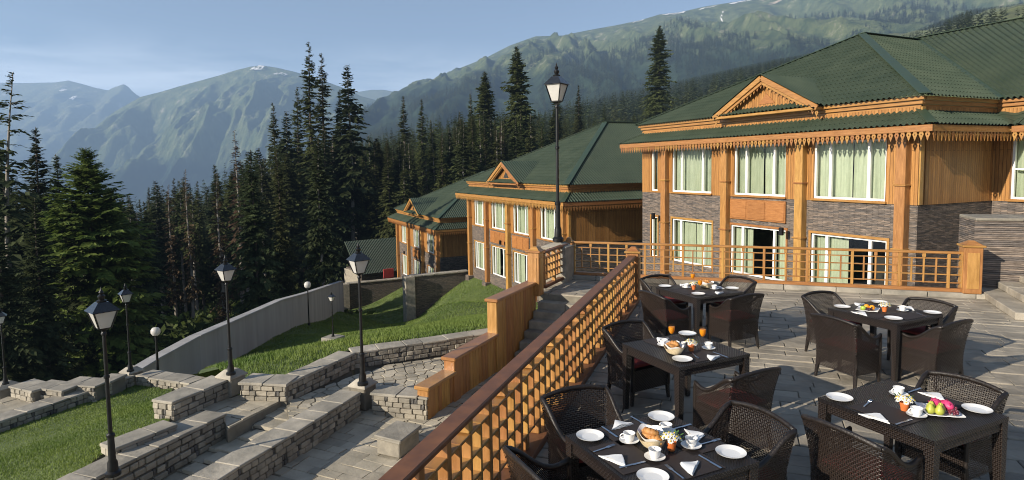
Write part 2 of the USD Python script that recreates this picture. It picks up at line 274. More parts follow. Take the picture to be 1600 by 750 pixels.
def mountain(name, sil, d_ridge, d_foot, z_foot, m, nu, nv, amp, wav, prof=1.0, seed=1, back=.25):
    """A ridge whose skyline passes through the listed directions at its own distance, with spurs and gullies running down to its foot."""
    sil = np.array(sil, float); x = np.linspace(sil[0, 0], sil[-1, 0], nu); y = np.interp(x, sil[:, 0], sil[:, 1])
    dr = np.interp(x, *d_ridge) if np.ndim(d_ridge) else np.full(nu, d_ridge); df = np.interp(x, *d_foot) if np.ndim(d_foot) else np.full(nu, d_foot); zf = np.interp(x, *z_foot) if np.ndim(z_foot) else np.full(nu, z_foot)
    zr = CAMH + (yhor(x) - y) / FPX * dr
    v = np.concatenate([np.linspace(0, 1, nv), 1 + np.linspace(0, back, 12)[1:]])
    V, X = np.meshgrid(v, x, indexing='ij'); Dr, Df, Zf, Zr = (np.broadcast_to(q, V.shape) for q in (dr, df, zf, zr))
    d = Df + (Dr - Df) * V; e = (X - 800) / FPX * (Dr * .5 + d * .5)
    vv = np.clip(V, 0, 1); z = Zf + (Zr - Zf) * vv ** prof
    q = e / wav; w = meshkit.fbm(np.stack([q * .6, V * 1.7, 0 * V + seed], -1), 3, seed) * 1.6
    def ridged(s, k): return 1 - np.abs(2 * meshkit.fbm(np.stack([q * s + w, V * .9 * s, 0 * V + k], -1), 4, seed + k) - 1)
    cut = (1 - ridged(1., 2)) * 1.0 + (1 - ridged(2.7, 5)) * .45 + meshkit.fbm(np.stack([q * 9, V * 12, 0 * V], -1), 4, seed + 9) * .25
    env = np.clip((1 - vv) * 5, 0.02, 1) * (.35 + .65 * np.sin(pi * np.clip(vv * .9 + .1, 0, 1)))
    z = z - amp * cut * env + amp * .35 * env
    z = np.where(V > 1, Zr - (Zr - Zf) * (V - 1) * 2.5, z)
    P = np.stack([e * math.cos(AZ) + d * math.sin(AZ), -e * math.sin(AZ) + d * math.cos(AZ), z], -1)
    obj(name, MB().grid(P, flip=True), m, smooth=True, kind='structure')
    return x, v, P
M['near_mountain'] = ground_mat('alpine_meadow', 290, 35, 260, (.018, .030, .015), ((.040, .062, .024), (.125, .145, .062)), (.26, .235, .19), .0045, .59)
M['mid_mountain'] = ground_mat('far_meadow', 30, 30, 420, (.012, .022, .013), ((.042, .064, .026), (.125, .14, .062)), (.26, .24, .20), .0030, .59)
M['far_mountain'] = ground_mat('far_range_ground', 150, 90, 420, (.016, .026, .015), ((.07, .085, .04), (.12, .125, .07)), (.30, .29, .28), .0018, .60)
M['snow'] = mat('old_snow', (.50, .50, .50), (.66, .66, .67), .01, rough=.8, rnd=.05, world=True)
sil1 = [(540, 225), (566, 190), (590, 178), (620, 163), (640, 148), (680, 130), (720, 110), (760, 95), (800, 75), (840, 61), (880, 60), (920, 52), (960, 45), (1000, 37), (1030, 28), (1060, 25), (1100, 16), (1140, 10), (1180, 4), (1240, -10), (1340, -30), (1500, -50), (1700, -70), (2000, -60), (2300, 60)]
x1, v1, P1 = mountain('near_mountain', sil1, ([500, 800, 1200, 2300], [3700, 3200, 2800, 2500]), ([500, 700, 1000, 2300], [1700, 1300, 1150, 1100]), ([500, 600, 800, 1000, 1200, 1600, 2300], [-90, 20, 55, 85, 125, 170, 200]), M['near_mountain'], 640, 230, 190., 330., .82, 4)
sil2 = [(-700, 90), (-400, 110), (-150, 120), (0, 150), (80, 190), (160, 172), (229, 153), (262, 145), (300, 134), (350, 121), (380, 112), (400, 107), (418, 105), (440, 108), (470, 115), (500, 124), (540, 138), (570, 152), (600, 160), (640, 170), (760, 215), (900, 260)]
x2, v2, P2m = mountain('mid_mountain', [(60, 330), (100, 262), (140, 215), (165, 192), (190, 174), (229, 153)] + sil2[7:], 4000., 2200., ([60, 300, 900], [-420, -420, -170]), M['mid_mountain'], 520, 200, 420., 520., .95, 11)
x3, v3, P3m = mountain('far_mountain', [(-320, 112), (-150, 120), (0, 131), (50, 132), (100, 131), (120, 128), (140, 133), (160, 139), (180, 143), (190, 138), (197, 136), (205, 133), (212, 138), (220, 147), (232, 155), (300, 170), (560, 146), (585, 142), (605, 142), (622, 145), (680, 170), (900, 230)], 5800., 3700., -470., M['far_mountain'], 420, 150, 400., 700., .9, 21)
def drape(name, x, v, P, outline, off, m, kind='structure'):
    """A patch lying on a mountain's face, given by outline points (direction, share of the slope)."""
    pol = Polygon(outline); b = pol.bounds; us, vs = np.linspace(b[0], b[2], 26), np.linspace(b[1], b[3], 26); mb = MB()
    from scipy.interpolate import RegularGridInterpolator
    g = RegularGridInterpolator((v, x), P, bounds_error=False, fill_value=None)
    U, V = np.meshgrid(us, vs, indexing='ij'); w = g(np.stack([V, U], -1)) + [0, 0, off]
    import shapely
    ins = shapely.contains_xy(pol, U, V); idx = np.arange(U.size).reshape(U.shape); f = []
    for i in range(25):
        for j in range(25):
            if ins[i:i + 2, j:j + 2].sum() >= 3 and meshkit.fbm(np.array([[i * .22 + off, j * .22, off * 3.]]), 3, 2)[0] > .43: f += [[idx[i, j], idx[i + 1, j], idx[i + 1, j + 1]], [idx[i, j], idx[i + 1, j + 1], idx[i, j + 1]]]
    if f: obj(name, mb.add(w.reshape(-1, 3), f), m, smooth=True, kind=kind)
for o in ([(1030, .965), (1042, .985), (1070, .985), (1066, .965), (1048, .955)], [(985, .955), (990, .975), (1006, .98), (1003, .962)], [(1085, .955), (1092, .972), (1118, .975), (1110, .96)], [(1130, .96), (1140, .985), (1178, .985), (1160, .968)],
          [(1106, .80), (1109, .86), (1117, .90), (1118.5, .90), (1112, .86), (1108.5, .80)], [(1104, .775), (1106, .79), (1112, .792), (1110, .775)], [(1190, .72), (1195, .79), (1199, .80), (1194, .72)], [(1290, .82), (1330, .90), (1334, .898), (1297, .82)]):
    drape('snow_patch', x1, v1, P1, o, 3., M['snow'])
for o in ([(404, .95), (410, .985), (425, .985), (422, .955)], [(440, .93), (446, .95), (462, .955), (458, .935)]): drape('snow_patch', x2, v2, P2m, o, 12., M['snow'])
for o in ([(118, .88), (122, .91), (130, .91), (127, .88)], [(138, .80), (142, .84), (153, .85), (150, .80)]): drape('snow_patch', x3, v3, P3m, o, 16., M['snow'])
M['track'] = mat('dirt_track', (.26, .22, .165), (.34, .29, .22), .02, rough=.9, rnd=.05, world=True)
for pts in ([(1165, .90), (1230, .935), (1300, .925), (1340, .94)], [(1180, .93), (1260, .91), (1330, .90), (1400, .915)], [(1395, .86), (1450, .84), (1530, .85), (1600, .83)], [(1440, .88), (1520, .87), (1600, .875)], [(1170, .955), (1290, .965), (1350, .96)]):
    a = np.array(pts); drape('mountain_track', x1, v1, P1, [(p[0], p[1] + .004) for p in a] + [(p[0], p[1] - .004) for p in a[::-1]], 2.5, M['track'])

# ------------------------------------------------------------------ buildings
ZE, ZS, ZM = 3.76, 4.28, 4.68          # lower eave, top of the lower roof, main eave (above the first building's own datum)
PITCHR = .52
def corrugated(parent, name, p0, p1, top0, top1, m, pitch=.19, amp=.036, rows=3, lap=.018, lip=.0):
    """Corrugated roof plane: eave from p0 to p1, upper edge from top0 to top1 (they may meet); waves run up the slope."""
    p0, p1, top0, top1 = (np.asarray(q, float) for q in (p0, p1, top0, top1))
    L = np.linalg.norm(p1 - p0); ex = (p1 - p0) / L; up = (top0 + top1) / 2 - (p0 + p1) / 2; up = up - (up @ ex) * ex; H = np.linalg.norm(up); ey = up / H; nz = np.cross(ex, ey)
    if nz[2] < 0: nz = -nz
    a0, a1 = (top0 - p0) @ ex, (top1 - p0) @ ex
    n = int(L / pitch * 6) + 1; s = np.linspace(0, L, n)
    t = np.full(n, H)
    if a0 > 1e-3: t = np.minimum(t, s / a0 * H)
    if a1 < L - 1e-3: t = np.minimum(t, (L - s) / (L - a1) * H)
    if a0 < -1e-3 or a1 > L + 1e-3:
        pass
    wave = amp * np.sin(s / pitch * 2 * pi); rows = max(1, int(round(H / .40)))
    v, f = [], []
    for k in range(rows):
        b0, b1 = H * k / rows, H * (k + 1) / rows
        lo, hi = np.minimum(t, b0 - (0.03 if k else 0)), np.minimum(t, b1); lo = np.minimum(lo, hi)
        for q, o in ((lo, lap if k else 0), (hi, 0)):
            v.append(p0 + s[:, None] * ex + q[:, None] * ey + (wave + amp + o)[:, None] * nz)
        i0 = 2 * k * n
        for i in range(n - 1):
            if hi[i] - lo[i] < 1e-4 and hi[i + 1] - lo[i + 1] < 1e-4: continue
            f += [[i0 + i, i0 + i + 1, i0 + n + i + 1], [i0 + i, i0 + n + i + 1, i0 + n + i]]
    f = np.array(f); v = np.vstack(v)
    nn = np.cross(v[f[0, 1]] - v[f[0, 0]], v[f[0, 2]] - v[f[0, 0]])
    if nn @ nz < 0: f = f[:, ::-1]
    return obj(name, MB().add(v, f), m, parent, smooth=45)
def skew_roof(parent, name, p0, p1, top0, top1, m, **k):
    """Roof plane whose upper edge overhangs sideways (valley): built as a parallelogram sheet of waves."""
    p0, p1, top0, top1 = (np.asarray(q, float) for q in (p0, p1, top0, top1))
    L = np.linalg.norm(p1 - p0); n = int(L / .18 * 6) + 1; s = np.linspace(0, 1, n)[:, None]
    lo, hi = p0 + s * (p1 - p0), top0 + s * (top1 - top0); nz = unit(np.cross(p1 - p0, top0 - p0)); nz = nz if nz[2] > 0 else -nz
    w = (.042 * np.sin(s * L / .18 * 2 * pi) + .042) * nz
    K = max(1, int(round(np.linalg.norm(top0 - p0) / .55))); rows_ = []
    for k in range(K): rows_ += [lo + (hi - lo) * (k / K - (.004 if k else 0)) + w + nz * (.018 if k else 0), lo + (hi - lo) * ((k + 1) / K) + w]
    P = np.stack(rows_); return obj(name, MB().grid(P, flip=(np.cross(P[1, 0] - P[0, 0], P[0, 1] - P[0, 0]) @ nz) < 0), m, parent, smooth=45)
def pendant_shape(w=.15, h=.30):
    return Polygon([(-w * .32, 0), (w * .32, 0), (w * .32, -h * .12), (w * .5, -h * .34), (w * .30, -h * .58), (0, -h), (-w * .30, -h * .58), (-w * .5, -h * .34), (-w * .32, -h * .12)]).difference(Polygon([(0, -h * .24), (w * .13, -h * .36), (0, -h * .5), (-w * .13, -h * .36)]))
def fringe(parent, p, q, step, single, m, w=.15, h=.30, budget=None):
    """Row of carved drops hanging below a board from p to q; single makes every drop its own part."""
    p, q = np.asarray(p, float), np.asarray(q, float); L = np.linalg.norm(q - p); ex = (q - p) / L; n = max(1, int(L / step)); nz = np.cross(ex, [0, 0, 1]); mb = MB()
    shp = pendant_shape(w, h)
    for i in range(n):
        c = p + ex * (i + .5) * L / n
        if single: obj('carved_drop', MB().poly(shp, -.01, .02, [ex, [0, 0, 1], nz], c), m, parent)
        else: mb.poly(shp, -.01, .02, [ex, [0, 0, 1], nz], c)
    if not single: obj('carved_fringe', mb, m, parent, kind='stuff')
def window(parent, plx, y0, y1, z0, z1, panes=(.2, .6, .2), fw=.07, curtain='both', out=0.0, detail=True, axis='Y', trim=False, dark=False):
    """Window in a wall: frame, mullions, panes with curtains hung inside. axis Y: the wall runs along Y and faces -X."""
    def B(mb, u0, u1, z0_, z1_, a, b):   # box along the wall u, depth a..b into the building
        c, d = ((u0 + u1) / 2, (z0_ + z1_) / 2, (a + b) / 2), (abs(u1 - u0), z1_ - z0_, abs(b - a))
        return mb.box((plx + c[2], c[0], c[1]), (d[2], d[0], d[1]))
    fr = MB(); lo, hi = min(y0, y1), max(y0, y1); a, b = .05 - out, .15 - out
    B(fr, lo, hi, z0, z0 + fw, a, b); B(fr, lo, hi, z1 - fw, z1, a, b); B(fr, lo, lo + fw, z0 + fw, z1 - fw, a, b); B(fr, hi - fw, hi, z0 + fw, z1 - fw, a, b)
    w = obj('window', fr, M['white'], parent)
    if trim:
        t = MB(); tw = .09; B(t, lo - tw, hi + tw, z1, z1 + tw, -.03 - out, .08); B(t, lo - tw, lo, z0 - .02, z1, -.027 - out, .08); B(t, hi, hi + tw, z0 - .02, z1, -.027 - out, .08)
        obj('window_trim', t, M['wood_x'], parent)
    u = lo + fw; W_ = hi - lo - 2 * fw; tot = sum(panes); edges = [u]
    for q in panes: edges.append(edges[-1] + W_ * q / tot)
    for k in range(len(panes)):
        if k: obj('mullion', B(MB(), edges[k] - fw * .75, edges[k] + fw * .75, z0 + fw, z1 - fw, a + .004, b - .004), M['white'], w)
        u0, u1 = edges[k] + (fw * .75 if k else 0), edges[k + 1] - (fw * .75 if k < len(panes) - 1 else 0); xp = plx + a + .05
        obj('pane', MB().add([[xp, u0, z0 + fw], [xp, u1, z0 + fw], [xp, u1, z1 - fw], [xp, u0, z1 - fw]], [[0, 2, 1], [0, 3, 2]]), M['glass'], w)
    if curtain != 'none':
        spans = {'both': [(lo, lo + (hi - lo) * .5 - .03), (lo + (hi - lo) * .5 + .03, hi)], 'all': [(lo, hi)], 'sides': [(lo, lo + (hi - lo) * .22), (hi - (hi - lo) * .34, hi)], 'far': [(hi - (hi - lo) * .45, hi)]}[curtain]
        for s0, s1 in spans:
            n = max(8, int((s1 - s0) / .025)); uu = np.linspace(s0, s1, n); ph = np.cumsum(.30 + .25 * np.sin(uu * 5.1 + plx + s0)); dx = .035 * np.sin(ph) + .02 * np.sin(uu * 31)
            P = np.stack([np.stack([plx + .30 + dx * kk, uu, np.full(n, zz)], -1) for zz, kk in ((z0 + .03, 1.25), ((z0 + z1) / 2, 1.), (z1 - .02, .8))])
            obj('curtain', MB().grid(P), M['curtain'], w, smooth=True)
def hip_block(t, o, y0, y1, x0, dep, ridge_len, cap=True):
    """Hipped main roof over a block with ridge running away from the facade."""
    ox, oy, oz = o; w = (y1 - y0) / 2; h = w * PITCHR; yc = (y0 + y1) / 2; e = oz + ZM
    pk = np.array([x0 + w, yc, e + h]); bk = np.array([x0 + w + ridge_len, yc, e + h])
    corrugated(t, 'roof', (x0, y1, e), (x0, y0, e), pk, pk, M['roof'], rows=4)
    corrugated(t, 'roof', (x0, y0, e), (x0 + w + ridge_len, y0, e), pk, bk, M['roof'], rows=4)
    corrugated(t, 'roof', (x0 + w + ridge_len, y1, e), (x0, y1, e), bk, pk, M['roof'], rows=4)
    for a in ((x0, y0, e), (x0, y1, e)): obj('ridge_cap', MB().beam(np.add(a, (0, 0, .07)), pk + [0, 0, .07], .34, .03, ch=.01), M['roof_cap'], t)
    obj('ridge_cap', MB().beam(pk + [0, 0, .09], bk + [0, 0, .09], .34, .03, ch=.01), M['roof_cap'], t)
    return pk, bk
def lodge(name, label, o, y0, y1, wins_up, wins_lo, cols, dep, gable_y, detail, lamps, group, panels=()):
    """Two storey timber and stone block facing -X: o is the offset of its facade from the first block's."""
    xf = 20 + o[0]; oz = o[2]; t = thing(name, label, 'building', (xf, (y0 + y1) / 2, oz - 2.05), group=group)
    zb, zmid, ztop = oz - 4.0, oz + 1.26, oz + ZS + .1
    # facade with openings
    for nm, za, zc, m in (('stone_wall', zb, zmid, M['slate']), ('timber_wall', zmid, ztop, M['boards'])):
        pol = sbox(y0, za, y1, zc)
        for (a, b, c, d) in wins_up + wins_lo: pol = pol.difference(sbox(min(a, b), c, max(a, b), d))
        obj(nm, MB().poly(pol, 0, .3, [[0, 1, 0], [0, 0, 1], [1, 0, 0]], (xf + (.0 if nm[0] == 's' else -.02), 0, 0)), m, t)
    # side wall towards -Y and the far one
    for yy, s in ((y0, 1), (y1, -1)):
        obj('stone_wall', MB().box((xf + dep / 2 + .302, yy + s * .15, (zb + zmid) / 2), (dep, .3, zmid - zb)), M['slate'], t)
        obj('timber_wall', MB().box((xf + dep / 2 + .302, yy + s * .13, (zmid + ztop) / 2), (dep, .3, ztop - zmid)), M['boards'], t)
        if s > 0: obj('corner_board', MB().box((xf + .05, yy - .04, (zmid + ztop) / 2), (.18, .05, ztop - zmid - .02), ch=.01), M['wood'], t)
    obj('room', MB().box((xf + 2.2, (y0 + y1) / 2, (zb + ztop) / 2), (.1, y1 - y0 - .7, ztop - zb - .1)).box((xf + 1.3, (y0 + y1) / 2, oz + .85), (1.7, y1 - y0 - .7, .2)), M['dark'], t)
    # windows
    for i, (a, b, c, d) in enumerate(wins_up): window(t, xf, a, b, c, d, (.22, .56, .22) if abs(b - a) > 1. else (1,), curtain='both' if i != 0 else 'all')
    for i, (a, b, c, d) in enumerate(wins_lo): window(t, xf, a, b, c, d, (.2, .6, .2) if abs(b - a) > 1. else (1,), curtain=['both', 'sides', 'far', 'all'][i % 4], trim=True)
    for (a, b, c, d) in wins_up:
        if abs(a - b) > 1: obj('window_sill', MB().box((xf - .02, (a + b) / 2, c - .05), (.16, abs(b - a) + .12, .07), ch=.01), M['wood_x'], t)
    # columns
    for yc in cols:
        c = obj('column', MB().box((xf - .14, yc - .1, (zb + oz + 3.5) / 2), (.30, .34, oz + 3.5 - zb), ch=.015), M['wood'], t)
        for zz in (1.9, -.18):
            obj('column_band', MB().box((xf - .15, yc - .1, oz + zz), (.38, .42, .06), ch=.012), M['wood_x'], c)
        obj('pedestal', MB().box((xf - .16, yc - .1, (zb - 1 + oz - 2.75) / 2), (.62, .66, oz - 2.75 - zb + 1), ch=.03), M['slate'], c)
    for (a, b, c, d) in panels:
        c, d = c + oz, d + oz
        p = obj('carved_panel', MB().box((xf - .05, (a + b) / 2, (c + d) / 2), (.06, abs(b - a), d - c), ch=.01), M['wood_red'], t)
        for q in np.linspace(0, 1, 4)[:-1]:
            obj('panel_leaf', MB().box((xf - .088, a + (b - a) * (q + 1 / 6), (c + d) / 2), (.03, abs(b - a) / 3 - .10, d - c - .14), ch=.012), M['wood_red'], p)
    # lower roof all round, with its fascia and carved fringe
    ov = .85; e0, e1, ex = y0 - ov, y1 + ov, xf - ov
    ze, zs = oz + ZE, oz + ZS; r0 = .12
    corrugated(t, 'lower_roof', (ex, e1, ze), (ex, e0, ze), (xf + r0, y1 - r0, zs), (xf + r0, y0 + r0, zs), M['roof'], rows=1)
    corrugated(t, 'lower_roof', (ex, e0, ze), (xf + dep + .3, e0, ze), (xf + r0, y0 + r0, zs), (xf + dep + .3, y0 + r0, zs), M['roof'], rows=1)
    corrugated(t, 'lower_roof', (xf + dep + .3, e1, ze), (ex, e1, ze), (xf + dep + .3, y1 - r0, zs), (xf + r0, y1 - r0, zs), M['roof'], rows=1)
    for a in (e0, e1): obj('ridge_cap', MB().beam((ex, a, ze + .06), (xf + r0, y0 + r0 if a == e0 else y1 - r0, zs + .06), .26, .03, ch=.01), M['roof_cap'], t)
    fz = ze - .11
    obj('fascia', MB().box((ex + .03, (e0 + e1) / 2, fz), (.04, e1 - e0, .2), ch=.008), M['wood_x'], t)
    obj('fascia', MB().box(((ex + xf + dep) / 2 + .05, e0 + .03, fz), (xf + dep - ex, .04, .198), ch=.008), M['wood_x'], t)
    obj('fascia', MB().box(((ex + xf + dep) / 2 + .05, e1 - .03, fz), (xf + dep - ex, .04, .198), ch=.008), M['wood_x'], t)
    obj('soffit', MB().box((xf - ov / 2 + .02, (e0 + e1) / 2, fz - .02), (ov - .06, e1 - e0 - .12, .03)).box((xf + dep / 2, e0 + ov / 2 + .02, fz - .021), (dep, ov - .06, .03)), M['wood_x'], t)
    fringe(t, (ex + .04, e1 - .05, fz - .08), (ex + .04, e0 + .05, fz - .08), .185, detail, M['wood_x'])
    fringe(t, (ex + .1, e0 + .04, fz - .08), (xf + dep, e0 + .04, fz - .08), .185, detail, M['wood_x'])
    # stepped boards under the main roof
    for k, (a, b, g) in enumerate(((ZS - .08, ZS + .17, .02), (ZS + .17, ZS + .30, -.07), (ZS + .30, ZM + .02, -.16))):
        z0_, z1_ = oz + a, oz + b
        obj('cornice_board', MB().box((xf + g + .05, (y0 + y1) / 2, (z0_ + z1_) / 2), (.1, y1 - y0 - 2 * g, z1_ - z0_), ch=.01), M['wood_x'], t)
        obj('cornice_board', MB().box((xf + dep / 2 + .1, y0 + g + .05, (z0_ + z1_) / 2), (dep + .1, .1, z1_ - z0_ - .003), ch=.01), M['wood_x'], t)
        obj('cornice_board', MB().box((xf + dep / 2 + .1, y1 - g - .05, (z0_ + z1_) / 2), (dep + .1, .1, z1_ - z0_ - .003), ch=.01), M['wood_x'], t)
    pk, bk = hip_block(t, o, y0 - .28, y1 + .28, xf - .28, dep, dep - 7)
    # gable over the facade
    gy, gw, gh, gx, gz = gable_y, 2.45, 1.34, xf - .55, oz + ZM + .02
    g = obj('gable', MB().poly(Polygon([(gy - gw + .25, gz + .12), (gy + gw - .25, gz + .12), (gy, gz + gh - .05)]), 0, .12, [[0, 1, 0], [0, 0, 1], [1, 0, 0]], (gx + .35, 0, 0)), M['boards'], t)
    ap = np.array([gx, gy, gz + gh + .03])
    for s in (-1, 1):
        b0 = np.array([gx, gy + s * (gw + .12), gz - .02]); run = (gh + .1) / PITCHR
        # small roof slope running back into the main roof
        p_e, p_a = b0 + [-.05, 0, .06], ap + [-.05, 0, .06]
        L = run + .5; n = int(L / .18 * 6) + 1; q = np.linspace(0, L, n); w_ = .02 * np.sin(q / .18 * 2 * pi) + .03
        nz = unit(np.cross([1, 0, 0], p_a - p_e)); nz = nz if nz[2] > 0 else -nz
        lowstop = np.minimum(q, .45)
        P = np.stack([p_e + lowstop[:, None] * [1, 0, 0] + w_[:, None] * nz, p_a + q[:, None] * [1, 0, 0] + w_[:, None] * nz])
        # the sheet is cut where it meets the main slope
        tt = np.clip((L - q) / (L - .45), 0, 1)[:, None]; low = p_a + (p_e - p_a) * tt
        P[0] = low + q[:, None] * [1, 0, 0] + w_[:, None] * nz
        obj('gable_roof', MB().grid(P), M['roof'], t, smooth=45)
        obj('barge_board', MB().beam(b0 + [.0, 0, -.06], ap + [.0, 0, -.06], .06, .2, up=(0, 0, 1), ch=.01), M['wood_x'], g)
        obj('barge_board', MB().beam(b0 + [.06, -s * .2, -.12], ap + [.06, 0, -.24], .05, .12, ch=.01), M['wood_x'], g)
        mb = MB(); Lb = np.linalg.norm(ap - b0); nb = int(Lb / .19); shp = pendant_shape(.14, .22)
        for i in range(nb):
            c = b0 + (ap - b0) * (i + .5) / nb + [.10, 0, -.2]
            if detail: obj('carved_drop', MB().poly(shp, -.01, .02, [[0, 1, 0], [0, 0, 1], [1, 0, 0]], c), M['wood_x'], g)
            else: mb.poly(shp, -.01, .02, [[0, 1, 0], [0, 0, 1], [1, 0, 0]], c)
        if not detail: obj('carved_fringe', mb, M['wood_x'], g, kind='stuff')
    corrugated(t, 'gable_sill_roof', (gx - .05, gy + gw - .1, gz - .02), (gx - .05, gy - gw + .1, gz - .02), (gx + .4, gy + gw - .5, gz + .2), (gx + .4, gy - gw + .5, gz + .2), M['roof'], rows=1)
    obj('gable_beam', MB().box((gx + .28, gy, gz - .08), (.62, 2 * gw + .1, .10), ch=.012), M['wood_x'], t)
    obj('gable_vent', MB().poly(Polygon([(gy - .42, gz + .32), (gy + .42, gz + .32), (gy, gz + .72)]), 0, .02, [[0, 1, 0], [0, 0, 1], [1, 0, 0]], (gx + .325, 0, 0)), M['dark' if not detail else 'wood_red'], g)
    for (ly, lz) in lamps:
        l = obj('wall_lamp', MB().box((xf - .45, ly, oz + lz), (.14, .16, .3), ch=.02), M['iron'], t); obj('wall_lamp_arm', MB().box((xf - .4, ly, oz + lz + .05), (.1, .05, .05)), M['iron'], l)
    return t
zu0, zu1, zl0, zl1 = 1.34, 3.42, -2.05, .03
E1 = lambda dz, L, z0, z1: [(a, b, z0 + dz, z1 + dz) for a, b in L]
b1u = [(23.87, 21.19), (19.85, 17.17), (15.92, 13.16), (25.45, 24.95)]; b1l = [(23.85, 21.14), (20.0, 17.11), (15.98, 13.06), (25.45, 24.95)]
lodge('timber_lodge', 'largest and nearest timber and slate lodge with green roof, behind the dining terrace', (0, 0, 0), 12.1, 26.2, E1(0, b1u, zu0, zu1), E1(0, b1l, zl0, zl1), [24.33, 20.3, 16.46, 12.62], 16, 17.98, True,
      [(16.95, .02), (24.75, .1)], None, [(20.0, 17.1, .30, 1.16)])
b2 = [(44.4, 42.45), (41.1, 38.7), (37.4, 35.1), (33.5, 31.3)]
lodge('timber_lodge', 'middle timber lodge with green hipped roof, behind the tall lamp and the steep grass bank', (-2.2, 0, -3.1), 30.1, 45.5, E1(-3.1, b2, zu0, zu1), E1(-3.1, b2, zl0, zl1), [45.2, 41.8, 38.05, 34.3, 30.55], 16, 38.0, False,
      [(38.6, .55)], None, [(41.2, 38.6, .30, 1.16), (37.5, 35.0, .30, 1.16)])
b3 = [(63.0, 61.2), (58.7, 56.7), (54.2, 52.2)]
lodge('timber_lodge', 'smallest and farthest timber lodge, beside the low green roofed shed', (-3.0, 0, -6.35), 50.4, 64.6, E1(-6.35, b3, zu0, zu1), E1(-6.35, b3, zl0, zl1), [64.2, 60.0, 55.4, 50.9], 16, 57.5, False,
      [(60.6, .5), (55.0, .3)], None, [(58.8, 56.6, .30, 1.16)])
# wing set back at the right of the first lodge
def wing():
    xf, y1, y0 = 24.1, 12.08, -4.0
    t = thing('lodge_wing', 'timber and slate wing set back at the right edge, beyond the corner steps', 'building', (xf, 4, -2.05))
    wn = [(11.55, 8.3, zu0, zu1)]
    for nm, za, zc, m in (('stone_wall', -4., 1.26, M['slate']), ('timber_wall', 1.26, ZS + .1, M['boards'])):
        pol = sbox(y0, za, y1, zc)
        for (a, b, c, d) in wn: pol = pol.difference(sbox(b, c, a, d))
        obj(nm, MB().poly(pol, 0, .3, [[0, 1, 0], [0, 0, 1], [1, 0, 0]], (xf + (.0 if nm[0] == 's' else -.02), 0, 0)), m, t)
    obj('room', MB().box((xf + 2, 4, 1), (.1, 14, 8)), M['dark'], t)
    window(t, xf, 11.55, 8.3, zu0, zu1, (.5, .5), curtain='all'); 
    obj('window_bar', MB().box((xf + .06, 9.9, 2.35), (.08, 3.1, .06)), M['white'], t)
    obj('window_sill', MB().box((xf - .02, 9.9, zu0 - .05), (.16, 3.4, .07), ch=.01), M['wood_x'], t)
    ex = xf - .85
    corrugated(t, 'lower_roof', (ex, 11.2, ZE), (ex, y0, ZE), (xf + .12, 12.2, ZS), (xf + .12, y0, ZS), M['roof'], rows=1)
    skew_roof(t, 'lower_roof', (ex, 11.25, ZE), (ex, 11.0, ZE), (xf + .12, 12.2, ZS), (xf + .12, 11.0, ZS), M['roof'])
    obj('fascia', MB().box((ex + .03, (11.2 + y0) / 2, ZE - .11), (.04, 11.2 - y0, .2), ch=.008), M['wood_x'], t)
    obj('soffit', MB().box((xf - .4, (12 + y0) / 2, ZE - .13), (.8, 12 - y0, .03)), M['wood_x'], t)
    fringe(t, (ex + .04, 11.2, ZE - .19), (ex + .04, 6, ZE - .19), .185, True, M['wood_x'])
    for k, (a, b, g) in enumerate(((ZS - .08, ZS + .17, .02), (ZS + .17, ZS + .30, -.07), (ZS + .30, ZM + .02, -.16))):
        obj('cornice_board', MB().box((xf + g + .05, 4, (a + b) / 2), (.1, 16.1, b - a), ch=.01), M['wood_x'], t)
    x0, yv = xf - .28, 12.1 - .28; H = 7.6
    skew_roof(t, 'roof', (x0, yv, ZM), (x0, y0, ZM), (x0 + H, yv + H, ZM + H * PITCHR), (x0 + H, y0, ZM + H * PITCHR), M['roof'])
    obj('ridge_cap', MB().beam((x0, yv, ZM + .08), (x0 + H, yv + H, ZM + H * PITCHR + .08), .3, .03, ch=.01), M['roof_cap'], t)
    obj('ridge_cap', MB().beam((x0 + H, yv + H, ZM + H * PITCHR + .08), (x0 + H, y0, ZM + H * PITCHR + .08), .3, .03, ch=.01), M['roof_cap'], t)
wing()
# shed beyond the farthest lodge
def shed():
    c = at(578, 415, d=70); t = thing('green_roofed_shed', 'low shed with plain green pitched roof beside the farthest lodge', 'shed', (c[0], c[1], -10.5))
    x, y, z = c; a = unit([1, .15, 0]); b = np.array([-a[1], a[0], 0]); R = np.array([a, b, [0, 0, 1]])
    zr, ze = at(540, 380, d=70)[2], at(560, 422, d=70)[2]
    obj('shed_wall', MB().box((x + 1.2, y + 1, ze - 2), (6, 5.0, 4.2), R), M['slate'], t); obj('shed_wall', MB().box((x - 1.9, y + 1, ze - 2), (.2, 4.6, 4.0), R), M['stone_b'], t)
    ridge0, ridge1 = np.array([x - 2.6, y + 1.0, zr + .2]), np.array([x + 4.6, y + 2.2, zr + .2])
    corrugated(t, 'roof', (x - 2.6 + .5, y - 2.9, ze), (x + 4.6 + .5, y - 1.7, ze), ridge0, ridge1, M['roof'], rows=1)
    corrugated(t, 'roof', ridge1 + [-.5, 3.9, ze - zr], ridge0 + [-.5, 3.9, ze - zr], ridge1, ridge0, M['roof'], rows=1)
    q = at(607, 427, d=66); obj('red_hatch', MB().box(q, (1.2, .12, 1.0), R, .03), mat('red_paint', (.35, .03, .03), (.45, .05, .045), 3.), t)
shed()

